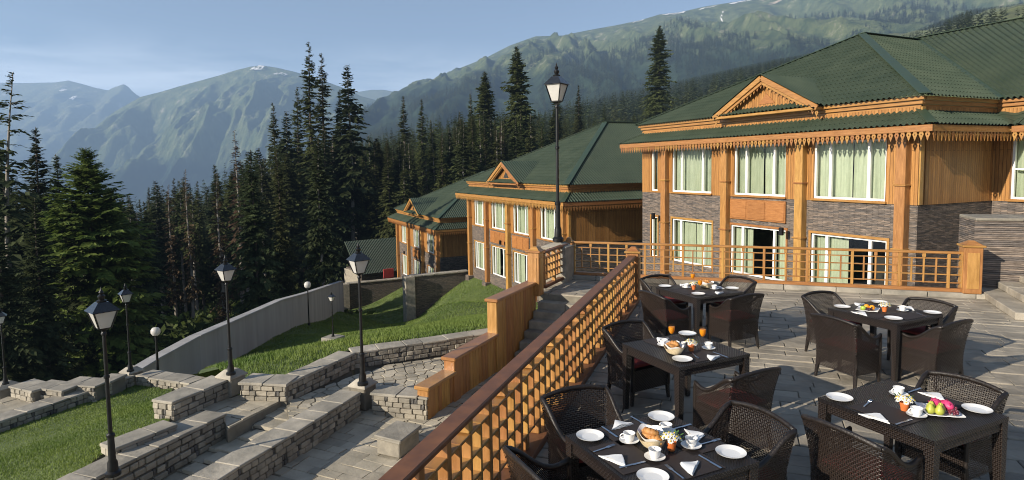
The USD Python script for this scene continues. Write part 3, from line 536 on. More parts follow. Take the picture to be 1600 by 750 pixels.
# ------------------------------------------------------------------ terrace (its own axes: A away, B to the right)
A_, B_ = np.array([1, 1, 0]) / S2, np.array([1, -1, 0]) / S2
def tp(a, b, z=0.): return a * A_ + b * B_ + np.array([0, 0, z])
TR = np.array([A_, B_ * -1, [0, 0, 1]])       # rows: along a, along -b (right handed), up
rng = np.random.default_rng(7)
BR, AR, BL = -1.80, 14.15, -1.80                # rail line b of the side rail, a of the back rail
G_ = np.array([math.sin(math.radians(50.5)), math.cos(math.radians(50.5)), 0]); H_ = np.array([G_[1], -G_[0], 0])   # garden axes: along the walls, to the right
terr = obj('terrace', MB().box(tp(6.5, 3.6, -.75), (17.0, 11.4, 1.40), TR), M['bed'], kind='structure')
slabs = []
a = -1.0
while a < AR - .02:
    w = rng.uniform(.15, .27); w = min(w, AR - a)
    b = BR - .2 + rng.uniform(-.5, 0)
    while b < 9.0:
        l = rng.uniform(.35, .85); b0 = max(b, BR - .12)
        if b + l > b0 + .08: slabs.append((a, w, b0, b + l - b0))
        b += l
    a += w
vis = [s for s in slabs if s[0] > 1.6 and s[2] < .62 * s[0] + 1.6 and not (s[0] > 13.6 and s[2] > 5.1)]
key = lambda s: -(s[1] * s[3]) / (s[0] + s[1] / 2) ** 3
vis.sort(key=key); single, rest = vis[:290], vis[290:]
def slab_box(mb, s):
    th = .045; dz = rng.uniform(-.007, .006)
    return mb.box(tp(s[0] + s[1] / 2, s[2] + s[3] / 2, -th / 2 + dz), (s[1] - .009, s[3] - .009, th), TR, .007, .005, rng)
for s in single: obj('slab', slab_box(MB(), s), M['slab'] if rng.random() < .65 else M['slab_b'], terr)
mb = MB()
for s in rest: slab_box(mb, s)
obj('far_slabs', mb, M['slab'], terr, kind='stuff')
# stone kerb below the back rail, left end to the right post
kerb = obj('terrace_kerb', MB().box(tp(AR + .12, .42, -.2), (.42, 8.5, .56), TR), M['mortar'], kind='structure')
b = -3.8
while b < 4.6:
    l = min(rng.uniform(.7, 1.0), 4.66 - b); obj('kerb_stone', MB().box(tp(AR + .1, b + l / 2, .05), (.46, l - .01, .11), TR, .012, .004, rng), M['stone_cap'], kerb); b += l

# ------------------------------------------------------------------ timber rails
def rail_basis(p, q):
    p, q = np.asarray(p, float), np.asarray(q, float); x = unit(q - p); return x, np.array([-x[1], x[0], 0]), np.linalg.norm(q - p)
def lattice_rail(name, label, p, q, h, step, dep, top_w, open_rail, z0=0., group=None, base=True, posts=True, mtop='wood_x', thin=.03):
    """Timber rail: base board, egg-crate lattice of boards on edge, a row of short blocks and a hand rail."""
    x, y, L = rail_basis(p, q); t = thing(name, label, 'railing', (*(np.add(p, q) / 2)[:2], z0), group=group); R = np.array([x, y, [0, 0, 1]])
    P = lambda s, z: np.array([p[0], p[1], 0]) + x * s + np.array([0, 0, z0 + z])
    n = int(round(L / step)); step = L / n
    zb, zt = .18 * h / .8, .655 * h / .8; lv = np.linspace(zb, zt, 4)
    obj('hand_rail', MB().box(P(L / 2, h - .025), (L, top_w, .05), R, .012), M[mtop], t)
    if base: obj('base_board', MB().box(P(L / 2, .035), (L, dep + (.16 if dep > .1 else .06), .07), R, .01), M[mtop], t)
    for z in lv: obj('rail_board', MB().box(P(L / 2, z), (L, dep, thin * .8), R, .004), M['wood_x'], t)
    for k in range(n + 1):
        s = k * step; main = k % 4 == 0
        if k % 4 == 0: obj('baluster_post', MB().box(P(min(max(s, .03), L - .03), (h - .05 + (.07 if base else 0)) / 2), (thin * 1.9, dep + .012, h - .05 - (.07 if base else 0)), R, .005), M['wood'], t)
        else:
            top = zt + .015; lo = zb - .015
            obj('baluster', MB().box(P(s, (lo + top) / 2), (thin, dep + .006, top - lo), R, .004), M['wood'], t)
        if k % 2 == 0 and not main:
            obj('rail_block', MB().box(P(s, (zt + h - .05) / 2 + .01), (thin * 2.2, dep, h - .07 - zt), R, .005), M['wood'], t)
    return t
def newel(mb_t, c, w, h, z0, R, name='post'):
    """Square panelled post with a stepped pointed cap."""
    po = obj(name, MB().box((c[0], c[1], z0 + (h - .09) / 2), (w, w, h - .09), R, .012), M['wood'], mb_t)
    obj('post_cap', MB().box((c[0], c[1], z0 + h - .075), (w + .07, w + .07, .04), R, .012), M['wood_x'], po)
    m = MB(); hw = w / 2 + .0; v = np.array([[-hw, -hw, 0], [hw, -hw, 0], [hw, hw, 0], [-hw, hw, 0], [-.04, -.04, .08], [.04, -.04, .08], [.04, .04, .08], [-.04, .04, .08]]) @ R + [c[0], c[1], z0 + h - .056]
    obj('cap_point', m.add(v, [[0, 1, 5], [0, 5, 4], [1, 2, 6], [1, 6, 5], [2, 3, 7], [2, 7, 6], [3, 0, 4], [3, 4, 7], [4, 5, 6], [4, 6, 7]]), M['wood_x'], po)
    for sx in (-1, 1):
        for ax in (0, 1):
            d = np.zeros(3); d[ax] = sx; o = np.array([c[0], c[1], z0 + (h - .1) / 2]) + (d @ R) * (w / 2 + .004)
            dims = np.array([w * .64, w * .64, h - .30]); dims[ax] = .014; obj('post_panel', MB().box(o, dims, R, .006), M['wood'], po)
    return po
side = lattice_rail('lattice_rail', 'long dark topped lattice rail in the foreground, along the left edge of the dining terrace', tp(.6, BR), tp(11.95, BR), .93, .186, .105, .155, False, 0., None, True, True, 'wood_dark', .032)
newel(side, tp(12.1, BR), .24, 1.06, 0., TR)
# base blocks under the foreground rail
for a in np.arange(.786, 11.8, .372): obj('foot_block', MB().box(tp(a, BR + .0, .135), (.075, .105, .13), TR, .006), M['wood'], side)
back = lattice_rail('lattice_rail', 'open lattice rail along the far edge of the terrace, in front of the largest lodge', tp(AR, -3.52), tp(AR, 4.25), .80, .212, .05, .075, True, .10, None, True, True, 'wood_x', .026)
newel(back, tp(AR, 4.40), .31, 1.0, .10, TR)
newel(back, tp(AR, -3.62), .14, .86, .10, TR)
# left side of the stairs
azp = math.radians(50.5); PN = (math.cos(azp), -math.sin(azp)); Pp = at(852, 445, d=13.29); PC = PN[0] * Pp[0] + PN[1] * Pp[1]
pq = lambda x, y: plane(x, y, PN, PC)
GR = np.array([G_, -H_, [0, 0, 1]])
l0, l1 = pq(848, 388), pq(884, 379)
lat = lattice_rail('lattice_rail', 'short lattice rail between two posts at the head of the stairs, beside the tall lamp', (l0[0], l0[1], 0), (l1[0], l1[1], 0), .80, .165, .075, .12, True, .07, None, True, True, 'wood_dark')
newel(lat, pq(838, 400) + H_ * -.02, .26, 1.0, .0, GR)
newel(lat, pq(889, 380), .17, .86, .06, GR)
# stepped plank parapet
caps = [(pq(838, 439.5), pq(775, 467)), (pq(789, 513.5), pq(709, 558.6)), (pq(725, 572.5), pq(668, 602))]
for k, (r, l) in enumerate(caps): pass
par = thing('plank_parapet', 'stepped parapet of upright pine planks down the left side of the stairs', 'parapet', (*caps[1][0][:2], -1.1))
P2Z = -1.05; wid = .17
for k, (r, l) in enumerate(caps):
    z = (r[2] + l[2]) / 2; s0 = (l - Pp) @ G_; s1 = (r - Pp) @ G_ if k == 0 else (caps[k - 1][1] - Pp) @ G_
    base = Pp * [1, 1, 0]; c = lambda s, zz: base + G_ * s - H_ * wid / 2 + np.array([0, 0, zz])
    obj('parapet_cap', MB().box(c((s0 - .03 + s1) / 2, z - .03), (s1 - s0 + .06, wid + .10, .06), GR, .015), M['wood_x'], par)
    zb = P2Z - .02
    obj('end_post', MB().box(c(s0 + .09, (zb + z - .06) / 2), (.2, wid + .03, z - .06 - zb), GR, .012), M['wood'], par)
    s = s0 + .2
    while s < s1 - .02:
        w = min(rng.uniform(.10, .13), s1 - s); obj('plank', MB().box(c(s + w / 2, (zb + z - .06) / 2), (w - .006, wid - .03 + rng.uniform(-.004, .004), z - .06 - zb), GR, .006), M['wood'], par); s += w
# stairs going down beside it
flat_ = lambda p: np.array([p[0], p[1], 0.])
nst = 6; sg0, run = -.22, .235; sg1 = sg0 - nst * run
across = lambda s: flat_(Pp) + G_ * s + H_ * ((BR - .16 - (flat_(Pp) + G_ * s) @ B_) / (H_ @ B_))
st = obj('stone_stairs', MB().box(tp(13.5, -2.8, -.72), (1.4, 1.6, 1.10), TR), M['mortar'], kind='structure')
for k in range(nst):
    zt = 0 - (k + 1) * (-P2Z / (nst + 1)); s_hi, s_lo = sg0 - k * run, sg0 - (k + 1) * run
    pL = [Pp * [1, 1, 0] + G_ * s + H_ * .0 for s in (s_hi, s_lo)]; cuts = []
    for p in pL:                         # across to the terrace's edge
        bb = p @ B_; u = (BR - .16 - bb) / (H_ @ B_); cuts.append((p, p + H_ * u))
    nn = 3
    for j in range(nn):
        f0, f1 = j / nn + .004, (j + 1) / nn - .004
        q = [cuts[0][0] * (1 - f0) + cuts[0][1] * f0, cuts[0][0] * (1 - f1) + cuts[0][1] * f1, cuts[1][0] * (1 - f1) + cuts[1][1] * f1, cuts[1][0] * (1 - f0) + cuts[1][1] * f0]
        v = np.array([[p[0], p[1], z] for z in (zt - .5, zt + rng.uniform(-.004, .004)) for p in q])
        obj('step_stone', MB().add(v, [[4, 6, 5], [4, 7, 6], [0, 1, 5], [0, 5, 4], [1, 2, 6], [1, 6, 5], [2, 3, 7], [2, 7, 6], [3, 0, 4], [3, 4, 7]]), M['stone_b'], st)

# ------------------------------------------------------------------ corner steps and low stone wall at the right
cs = obj('corner_steps', MB().box(tp(14.6, 6.3, .0), (1.0, 2.0, .04), TR), M['mortar'], kind='structure')
q0, q1 = at(1525, 459, Z=0), at(1580, 496, Z=0); d0 = unit((q1 - q0) * [1, 1, 0]); n0 = np.array([-d0[1], d0[0], 0]); n0 = n0 if n0 @ B_ > 0 else -n0
SR = np.array([d0, n0, np.cross(d0, n0)])
for k in range(4):
    for j in range(3):
        c = q0 + d0 * (.15 * k + .95 * (j + .5) - .6) + n0 * (.36 * k + .6); obj('step_stone', MB().box(c + [0, 0, .13 * (k + .5)], (.94, 1.2, .128), SR, .012, .006, rng), M['slab'], cs)
w0 = tp(14.62, 4.62); bw = thing('corner_wall', 'thick slate wall block between the right rail post and the corner steps', 'wall', (*(w0 + A_ * .4)[:2], 0))
obj('wall_block', MB().box(tp(15.1, 6.2, .72), (.9, 3.2, 1.5), TR), M['slate'], bw)
for j in range(4): obj('coping_stone', MB().box(tp(15.1, 5.0 + .8 * j, 1.5), (.98, .79, .06), TR, .012, .004, rng), M['stone_b'], bw)

# ------------------------------------------------------------------ garden below the terrace: paths, walls, lawns
def flat(p): return np.array([p[0], p[1], 0.])
def wall(name, label, p, q, wdir, width, zb, faces='n', cap=True, zb2=None, group=None, course=.082, caplen=.42):
    """Low stone wall whose visible upper edge runs from p to q (with their heights); wdir points to its other side. faces: n near face, p / q its ends, f far face."""
    zb2 = zb if zb2 is None else zb2; ct = .042
    t = thing(name, label, 'wall', (*((p + q) / 2)[:2], min(zb, zb2)), group=group)
    x = unit(flat(q - p)); L = np.linalg.norm(flat(q - p)); wd = unit(flat(wdir)); y = wd - (wd @ x) * x; y = unit(y)
    def P(s, o, f): zt = p[2] + (q[2] - p[2]) * s / L - ct; zl = zb + (zb2 - zb) * s / L; return flat(p) + x * s + y * o + np.array([0, 0, zl + (zt - zl) * f])
    v = np.array([P(s, o, f) for s in (.02, L - .02) for o in (.03, width - .02) for f in (0, 1)]) - np.array([[0, 0, .25 if k % 2 == 0 else 0] for k in range(8)])
    obj('wall_core', MB().add(v, ConvexHull(v).simplices), M['mortar'], t)
    def stones(o0, ox, oy, Lf, hf, sfun):
        n = max(1, int(round(hf / course))); ch = hf / n
        for k in range(n):
            s = -rng.uniform(0, .1)
            while s < Lf - .02:
                dark = rng.random() < .22
                l = rng.uniform(.035, .06) if dark else rng.uniform(.09, .20)
                a, b = max(s, .0) + .004, min(s + l, Lf) - .004
                if b - a > .02:
                    c, up = sfun((a + b) / 2, (k + .5) / n); pr_ = rng.uniform(.004, .02) if not dark else rng.uniform(-.004, .006)
                    mm = M['stone_c'] if dark else M['stone_a'] if rng.random() < .6 else M['stone_b']
                    obj('stone', MB().box(c + oy * (.03 - pr_), (b - a, .06, ch - .009), np.array([ox, np.cross([0, 0, 1], ox), [0, 0, 1]]), .008, .004, rng), mm, t)
                s += l
    h0 = p[2] - ct - zb
    if 'n' in faces: stones(None, x, y, L, min(h0, q[2] - ct - zb2), lambda s, f: (P(s, 0, f), 0))
    if 'f' in faces: stones(None, x, -y, L, min(h0, q[2] - ct - zb2), lambda s, f: (P(s, width, f), 0))
    if 'p' in faces: stones(None, y, x, width, h0, lambda s, f: (P(0, s, f), 0))
    if 'q' in faces: stones(None, y, -x, width, q[2] - ct - zb2, lambda s, f: (P(L, s, f), 0))
    if cap:
        s = -.02
        while s < L + .02:
            l = min(rng.uniform(.7, 1.3) * caplen, L + .02 - s)
            if L + .02 - s - l < .15: l = L + .02 - s
            a, b = P(s, width / 2, 1), P(s + l, width / 2, 1); xx = unit(b - a); R = np.array([xx, unit(np.cross([0, 0, 1], xx)), np.cross(xx, unit(np.cross([0, 0, 1], xx)))])
            obj('coping_stone', MB().box((a + b) / 2 + [0, 0, ct / 2], (l - .008, width + .03, ct), R, .008, .006, rng), M['stone_cap'], t); s += l
    return t
def pier(t, c, z0, z1, w=.29):
    obj('pier', MB().box((c[0], c[1], (z0 + z1) / 2), (w, w, z1 - z0), GR, .015), M['stone_b'], t)
    hw = w / 2 + .02; v = np.array([[-hw, -hw, 0], [hw, -hw, 0], [hw, hw, 0], [-hw, hw, 0], [-hw, -hw, .02], [hw, -hw, .02], [hw, hw, .02], [-hw, hw, .02], [-.07, -.07, .11], [.07, -.07, .11], [.07, .07, .11], [-.07, .07, .11]]) @ GR + [c[0], c[1], z1]
    f = []
    for k in (0, 4):
        for j in range(4): a, b = k + j, k + (j + 1) % 4; f += [[a, b, b + 4], [a, b + 4, a + 4]]
    obj('pier_cap', MB().add(v, f + [[8, 9, 10], [8, 10, 11]]), M['stone_cap'], t)
px = lambda pts, z: [at(x, y, Z=z) for x, y in pts]
ZP3, ZP2, ZP1 = -.80, P2Z, -.76
def paving(name, outline, zf, along, rw, ln, m, mode='slab', seed=3, depth=1.6, holes=None):
    """Paved ground: a bed and its stones, each a part, clipped to the outline. zf gives the height at x, y."""
    r = np.random.default_rng(seed); pol = Polygon([(p[0], p[1]) for p in outline]).buffer(0); b = pol.bounds; c = np.array(pol.centroid.coords[0])
    pts = np.array(pol.exterior.coords[:-1]); top = np.array([zf(x, y) for x, y in pts]) - .03
    bedm = MB().poly(pol, 0, 1); v = bedm.v[0]; v[:, 2] = np.where(v[:, 2] > .5, np.array([zf(x, y) for x, y in v[:, :2]]) - .03, np.array([zf(x, y) for x, y in v[:, :2]]) - depth)
    g = obj(name, bedm, M['bed'], kind='structure')
    ax = unit(flat(along))[:2]; ay = np.array([-ax[1], ax[0]]); q = (pts - c) @ np.array([ax, ay]).T; lo, hi = q.min(0), q.max(0); cells = []
    if mode == 'slab':
        s = lo[1]
        while s < hi[1]:
            w = rw * r.uniform(.8, 1.2); u = lo[0] - r.uniform(0, ln)
            while u < hi[0]:
                l = ln * r.uniform(.6, 1.4); cells.append(np.array([[u, s], [u + l, s], [u + l, s + w], [u, s + w]]) + r.uniform(-.012, .012, (4, 2))); u += l
            s += w
    else:
        from scipy.spatial import Voronoi
        gu, gv = np.meshgrid(np.arange(lo[0] - .5, hi[0] + .5, ln), np.arange(lo[1] - .5, hi[1] + .5, rw), indexing='ij'); gu = gu + (np.arange(gu.shape[1]) % 2) * ln / 2
        p2 = np.stack([gu.ravel(), gv.ravel()], -1) + r.uniform(-.3, .3, (gu.size, 2)) * [ln, rw]; vo = Voronoi(p2)
        cells = [vo.vertices[vo.regions[k]] for k in vo.point_region if -1 not in vo.regions[k] and len(vo.regions[k]) > 2]
    for cc in cells:
        w = cc @ np.array([ax, ay]) + c; pg = Polygon(w).buffer(0).intersection(pol).buffer(-.005 if mode == 'slab' else -.011, join_style=2 if mode == 'slab' else 1)
        for k in getattr(pg, 'geoms', [pg]):
            if k.area < .004: continue
            k = k.simplify(.008); z = zf(*k.centroid.coords[0]); dz = r.uniform(-.008, .005)
            obj('paving_stone', MB().poly(k, z - .05 + dz, .05), m, g)
    return g
def zplane(a, b, c):
    a, b, c = map(np.asarray, (a, b, c)); n = np.cross(b - a, c - a); return lambda x, y: a[2] - (n[0] * (x - a[0]) + n[1] * (y - a[1])) / n[2]
# paths
e_stairs = [tp(2.5, BR - .2), tp(9.4, BR - .2)]
w6 = [at(562, 613, Z=-.70), at(286, 781, Z=-.70)]; w6L = at(548, 606, Z=-.70)
p2 = [w6[1], at(562, 613, Z=ZP2), at(668, 642, Z=ZP2), flat(Pp) + G_ * (sg1 + .2) - H_ * .1, across(sg1 + .2), tp(1.0, BR - .15)]
paving('lower_path', p2, lambda x, y: ZP2, H_, .19, .32, M['paver'], 'slab', 5)
p3 = px([(447, 627), (552, 586), (604, 570), (708, 555), (800, 541), (672, 606), (578, 611), (552, 611), (452, 668)], ZP3)
paving('cobbled_path', p3, lambda x, y: ZP3, H_, .145, .225, M['paver'], 'cobble', 6)
rz = zplane(at(450, 640, Z=-.84), at(352, 683, Z=-.99), at(300, 745, Z=-1.08))
rampL = [at(452, 668, Z=-.86), at(447, 627.5, Z=-.84), at(352, 680, Z=-.99), at(120, 800, Z=-1.15), at(250, 815, Z=-1.15)]
paving('ramp_path', rampL, lambda x, y: min(rz(x, y), -.82), H_, .26, .44, M['paver'], 'slab', 8)
p1 = px([(446, 622), (396, 614), (356, 616), (268, 658), (253, 672), (300, 664), (345, 645), (355, 668)], ZP1)
paving('upper_path', p1, lambda x, y: ZP1, H_, .22, .36, M['paver'], 'slab', 9)
paving('landing', [flat(Pp) + G_ * sg0 - H_ * .06, across(sg0), tp(12.2, BR - .12), tp(AR - .1, BR - .12), tp(AR - .1, -3.75)], lambda x, y: 0., H_, .24, .5, M['slab'], 'slab', 21, 1.3)
# walls; gw: across to the left, away from the viewer
LEFT = -H_
W6 = wall('garden_wall', 'low stone wall whose right end carries a lamp, between the two lit paths in the foreground', w6[0], w6[1] + G_ * 0, LEFT, .34, ZP2 - .01, 'n')
pier(W6, at(566, 604, Z=-.72) + G_ * .02, ZP2, -.70)
W7 = wall('garden_wall', 'short sunlit stone wall between the lamp and the foot of the plank parapet', at(580, 613, Z=-.70), at(667, 621, Z=-.70), G_, .32, ZP2 - .01, 'n')
W4 = wall('garden_wall', 'long stone wall at the lower left that carries the nearest lamp', at(352, 646, Z=-.66), at(100, 770, Z=-.66), LEFT, .36, -1.02, 'np', zb2=-1.18)
W3 = wall('garden_wall', 'raised stone wall with a lamp on its far end, beside the near lawn', at(358, 591.5, Z=-.48), at(268.4, 628.4, Z=-.48), LEFT, .36, ZP1 - .01, 'nq')
pier(W3, at(362, 589, Z=-.50), ZP1, -.48)
W3b = wall('garden_wall', 'lower stone wall stepping down beside the near lawn, behind the nearest lamp post', at(275, 663, Z=-.58), at(180, 699.5, Z=-.58), LEFT, .30, -.72, 'nq')
W3c = wall('garden_wall', 'short sunlit stone wall joining the lamp pier to the curved lawn wall', at(374, 597, Z=-.48), at(447, 600.5, Z=-.50), G_, .40, ZP1 - .01, 'n')
W5a = wall('lawn_wall', 'shaded stone wall along the left half of the big lawn, left of the cobbled path', at(447, 600, Z=-.52), at(553, 551, Z=-.52), np.array([-1, .6, 0]), .32, ZP3 - .02, 'n')
W5b = wall('lawn_wall', 'shaded stone wall holding the big lawn behind the cobbled path', at(552, 550.5, Z=-.524), at(800, 515, Z=-.524), np.array([0, 1, 0]), .32, ZP3 - .02, 'n')
W1 = wall('garden_wall', 'long shaded stone wall along the far side of the near lawn', at(-60, 678, Z=-1.45), at(209, 586.6, Z=-1.45), LEFT, .36, -1.75, 'n')
W2 = wall('garden_wall', 'sunlit stone wall closing the far end of the near lawn, right of a lamp', at(213, 586.6, Z=-1.45), at(296, 599, Z=-1.45), G_, .38, -1.74, 'nq')
pier(W2, at(206, 583, Z=-1.47), -1.8, -1.44)
for k, (a, b, h, lab) in enumerate([((15, 603), (50, 611), .30, 'pale stone step wall farthest left, beside the lamp at the left edge'), ((47, 605), (97, 610), .36, 'second pale stone step wall from the left, behind the long shaded wall'),
                                    ((95, 600), (148, 603), .36, 'third and tallest pale stone step wall, behind the long shaded wall'), ((147, 595), (172, 596), .26, 'smallest pale stone step wall, left of the lamp on the far corner')]):
    wall('step_wall', lab, at(*a, Z=-1.34 - .0 * k), at(*b, Z=-1.34), G_, .42, -1.34 - h, 'n')
lamp0 = thing('lamp_pier', 'stone pier under the lamp at the left edge', 'pier', at(8, 604, Z=-1.45)); pier(lamp0, at(8, 604, Z=-1.45), -2.2, -1.45, .4)
wk = px([(-40, 640), (12, 620), (60, 620), (200, 583), (205, 586), (-60, 668)], -1.56)
paving('left_walk', wk, lambda x, y: -1.56, H_, .3, .45, M['paver'], 'slab', 12)
# block on the lower path
q = at(618, 680, Z=ZP2 + .2); blk = thing('stone_block', 'low stone block with a slab top on the lower path, beside the foreground rail', 'block', (q[0], q[1], ZP2))
p_, q_ = at(585, 677, Z=ZP2 + .26), at(640, 690, Z=ZP2 + .26)
obj('block_body', MB().box(flat(at(622, 672, Z=ZP2 + .26)) + [0, 0, ZP2 + .10], (.46, .36, .20), GR, .012), M['stone_b'], blk)
obj('block_top', MB().box(flat(at(622, 672, Z=ZP2 + .26)) + [0, 0, ZP2 + .23], (.52, .42, .05), GR, .014, .012, rng), M['stone_cap'], blk)
# lawns
def lawn(name, outline, ctrl, step, m=None):
    ctrl = np.array(ctrl); rb = RBFInterpolator(ctrl[:, :2], ctrl[:, 2], kernel='thin_plate_spline', smoothing=.02)
    pol = Polygon([(p[0], p[1]) for p in outline]).buffer(0); b = pol.bounds
    import shapely
    xs, ys = np.arange(b[0], b[2] + step, step), np.arange(b[1], b[3] + step, step); X, Y = np.meshgrid(xs, ys, indexing='ij')
    Z = rb(np.stack([X.ravel(), Y.ravel()], -1)).reshape(X.shape); Z = Z + (meshkit.fbm(np.stack([X * .7, Y * .7, 0 * X], -1), 4, 5) - .5) * .12
    ins = shapely.contains_xy(pol.buffer(step * .7), X, Y); idx = np.arange(X.size).reshape(X.shape); ok = ins[:-1, :-1] & ins[1:, :-1] & ins[1:, 1:] & ins[:-1, 1:]
    i, j = np.nonzero(ok); f = np.vstack([np.stack([idx[i, j], idx[i + 1, j], idx[i + 1, j + 1]], 1), np.stack([idx[i, j], idx[i + 1, j + 1], idx[i, j + 1]], 1)])
    obj(name, MB().add(np.stack([X, Y, Z], -1).reshape(-1, 3), f), M['lawn'], smooth=True, kind='structure')
    return pol, rb
def blades(pol, rb, n, h, w, near, seed):
    r = np.random.default_rng(seed); b = pol.bounds; import shapely
    p = np.stack([r.uniform(b[0], b[2], n * 6), r.uniform(b[1], b[3], n * 6)], -1); dist = np.hypot(p[:, 0], p[:, 1])
    p = p[shapely.contains_xy(pol, p[:, 0], p[:, 1]) & (r.random(len(p)) < np.clip((near / dist) ** 1.3, 0, 1))][:n]; dist = np.hypot(p[:, 0], p[:, 1]); N = len(p); z = rb(p) + (meshkit.fbm(np.stack([p[:, 0] * .7, p[:, 1] * .7, 0 * p[:, 0]], -1), 4, 5) - .5) * .12
    th = r.uniform(0, 2 * pi, N); hh = h * r.uniform(.5, 1.3, N) * (.6 + .8 * meshkit.noise(np.stack([p[:, 0] * .8, p[:, 1] * .8, 0 * z], -1), 4)); ww = w * np.clip(dist / near, 1, 3); ln = r.uniform(-.5, .5, (N, 2)) * hh[:, None]
    base = np.stack([p[:, 0], p[:, 1], z - .01], -1); dx = np.stack([np.cos(th), np.sin(th), 0 * th], -1) * ww[:, None]
    v = np.stack([base - dx, base + dx, base + np.stack([ln[:, 0], ln[:, 1], hh], -1)], 1).reshape(-1, 3); return MB().add(v, np.arange(N * 3).reshape(-1, 3))
o1 = [at(-60, 693, Z=-1.72), at(209, 604, Z=-1.72), at(296, 616, Z=-1.55), at(358, 592, Z=-.7), at(268, 628, Z=-.7), at(263, 660, Z=-.7), at(172, 698, Z=-.7), at(95, 768, Z=-.8), at(-90, 850, Z=-.95)]
c1 = [at(0, 671, Z=-1.72), at(-60, 693, Z=-1.72), at(208, 602, Z=-1.72), at(281, 612, Z=-1.55), at(300, 618, Z=-1.2), at(255, 640, Z=-.80), at(255, 660, Z=-.72), at(172, 698, Z=-.72), at(107, 749, Z=-.78), at(0, 780, Z=-.95), at(-90, 850, Z=-1.0), at(100, 670, Z=-1.25)]
pol1, rb1 = lawn('near_lawn', o1, c1, .25)
zl = lambda x, y, d: at(x, y, d=d)
bx = 17.55
c2 = [at(447, 592, Z=-.62), at(380, 580, Z=-.66), at(354, 590, Z=-.70), at(545, 545, Z=-.60), at(640, 534, Z=-.60), at(780, 514, Z=-.60), at(860, 500, Z=-.6), zl(520, 541, 21.5), zl(440, 560, 17), zl(312, 590, 20), zl(400, 547, 27), zl(480, 507, 35), zl(533, 488, 46), zl(632, 507, 47.5), np.array([15.2, 45.6, -7.6]), zl(635, 514, 25), zl(600, 514, 30), zl(635, 511, 36), zl(610, 508, 42), zl(660, 505, 32), zl(585, 472, 62), zl(700, 500, 24),
      np.array([bx, 45.3, -6.2]), np.array([bx, 38, -6.0]), np.array([bx, 31, -5.9]), np.array([bx, 52, -8.6]), np.array([bx - .5, 62, -9.2]), zl(560, 520, 27), zl(690, 478, 36)]
o2 = [at(354, 590, Z=-.7), at(378, 583, Z=-.65), at(452, 592, Z=-.62), at(548, 545, Z=-.6), at(860, 500, Z=-.6), np.array([14, 24, 0]), np.array([18.5, 30, 0]), np.array([18.5, 64, 0]), zl(533, 470, 60), zl(530, 486, 47), zl(480, 504, 36), zl(400, 545, 28), zl(312, 588, 20.5), zl(300, 594, 18)]
pol2, rb2 = lawn('big_lawn', o2, c2, .5)
obj('grass', blades(pol1, rb1, 40000, .03, .005, 7., 31), M['grass'], kind='stuff')
obj('long_grass', blades(pol2, rb2, 190000, .07, .009, 16., 32), M['grass'], kind='stuff')
# stone walls running out from the lodges, and the long rendered wall
def bankwall(label, y, x_end, z_top, zb, xb):
    t = thing('bank_wall', label, 'wall', (x_end, y, zb))
    obj('wall_core', MB().box(((xb + x_end) / 2, y, (z_top - .12 + zb) / 2), (xb - x_end, .5, z_top - .12 - zb)), M['slate'], t)
    for k in range(max(2, int((xb - x_end) / .9))): n = max(2, int((xb - x_end) / .9)); obj('coping_stone', MB().box((x_end + (xb - x_end) * (k + .5) / n, y, z_top - .06), ((xb - x_end) / n - .02, .66, .12), None, .02, .01, rng), M['stone_cap'], t)
    obj('end_pier', MB().box((x_end - .1, y - .05, (z_top + zb) / 2 - .3), (.75, .95, z_top - zb + .5), None, .03), M['stone_a'], t)
wd = at(640, 430, Y=45.9); bankwall('stone wall with a pale end pier, cutting the steep grass bank below the middle lodge', 45.9, wd[0], wd[2], wd[2] - 4.6, 17.7)
wc = at(540, 442, Y=61.5); bankwall('stone wall with a pale end pier beside the shed, below the farthest lodge', 61.5, wc[0], wc[2], wc[2] - 4.5, 17.0)
cw = thing('rendered_wall', 'long pale grey rendered wall sloping down along the forest edge', 'wall', at(400, 545, d=28))
top = [(200, 592, 16.5), (250, 561, 18.5), (312, 527, 20.5), (400, 488, 28), (440, 470, 31.5), (480, 459, 36), (536, 440, 48)]; bot = [(215, 640), (260, 622), (312, 592), (400, 549), (440, 528), (480, 508), (536, 490)]
Pt = np.array([at(x, y, d=d) for x, y, d in top]); Pb = np.array([[*t_[:2], at(x, y, d=d)[2] - .5] for t_, (x, y), (_, _, d) in zip(Pt, bot, top)]); back_ = np.array([-.28, .14, 0])
for i in range(len(top) - 1):
    q = np.array([Pb[i], Pb[i + 1], Pt[i + 1], Pt[i]]); v = np.vstack([q, q + back_]); obj('wall_panel', MB().add(v, ConvexHull(v).simplices), M['concrete'], cw)
    cp = np.array([Pt[i], Pt[i + 1]]) + [0, 0, .03] + back_ / 2; obj('wall_coping', MB().beam(cp[0], cp[1], .38, .07, ch=.01), M['concrete'], cw)

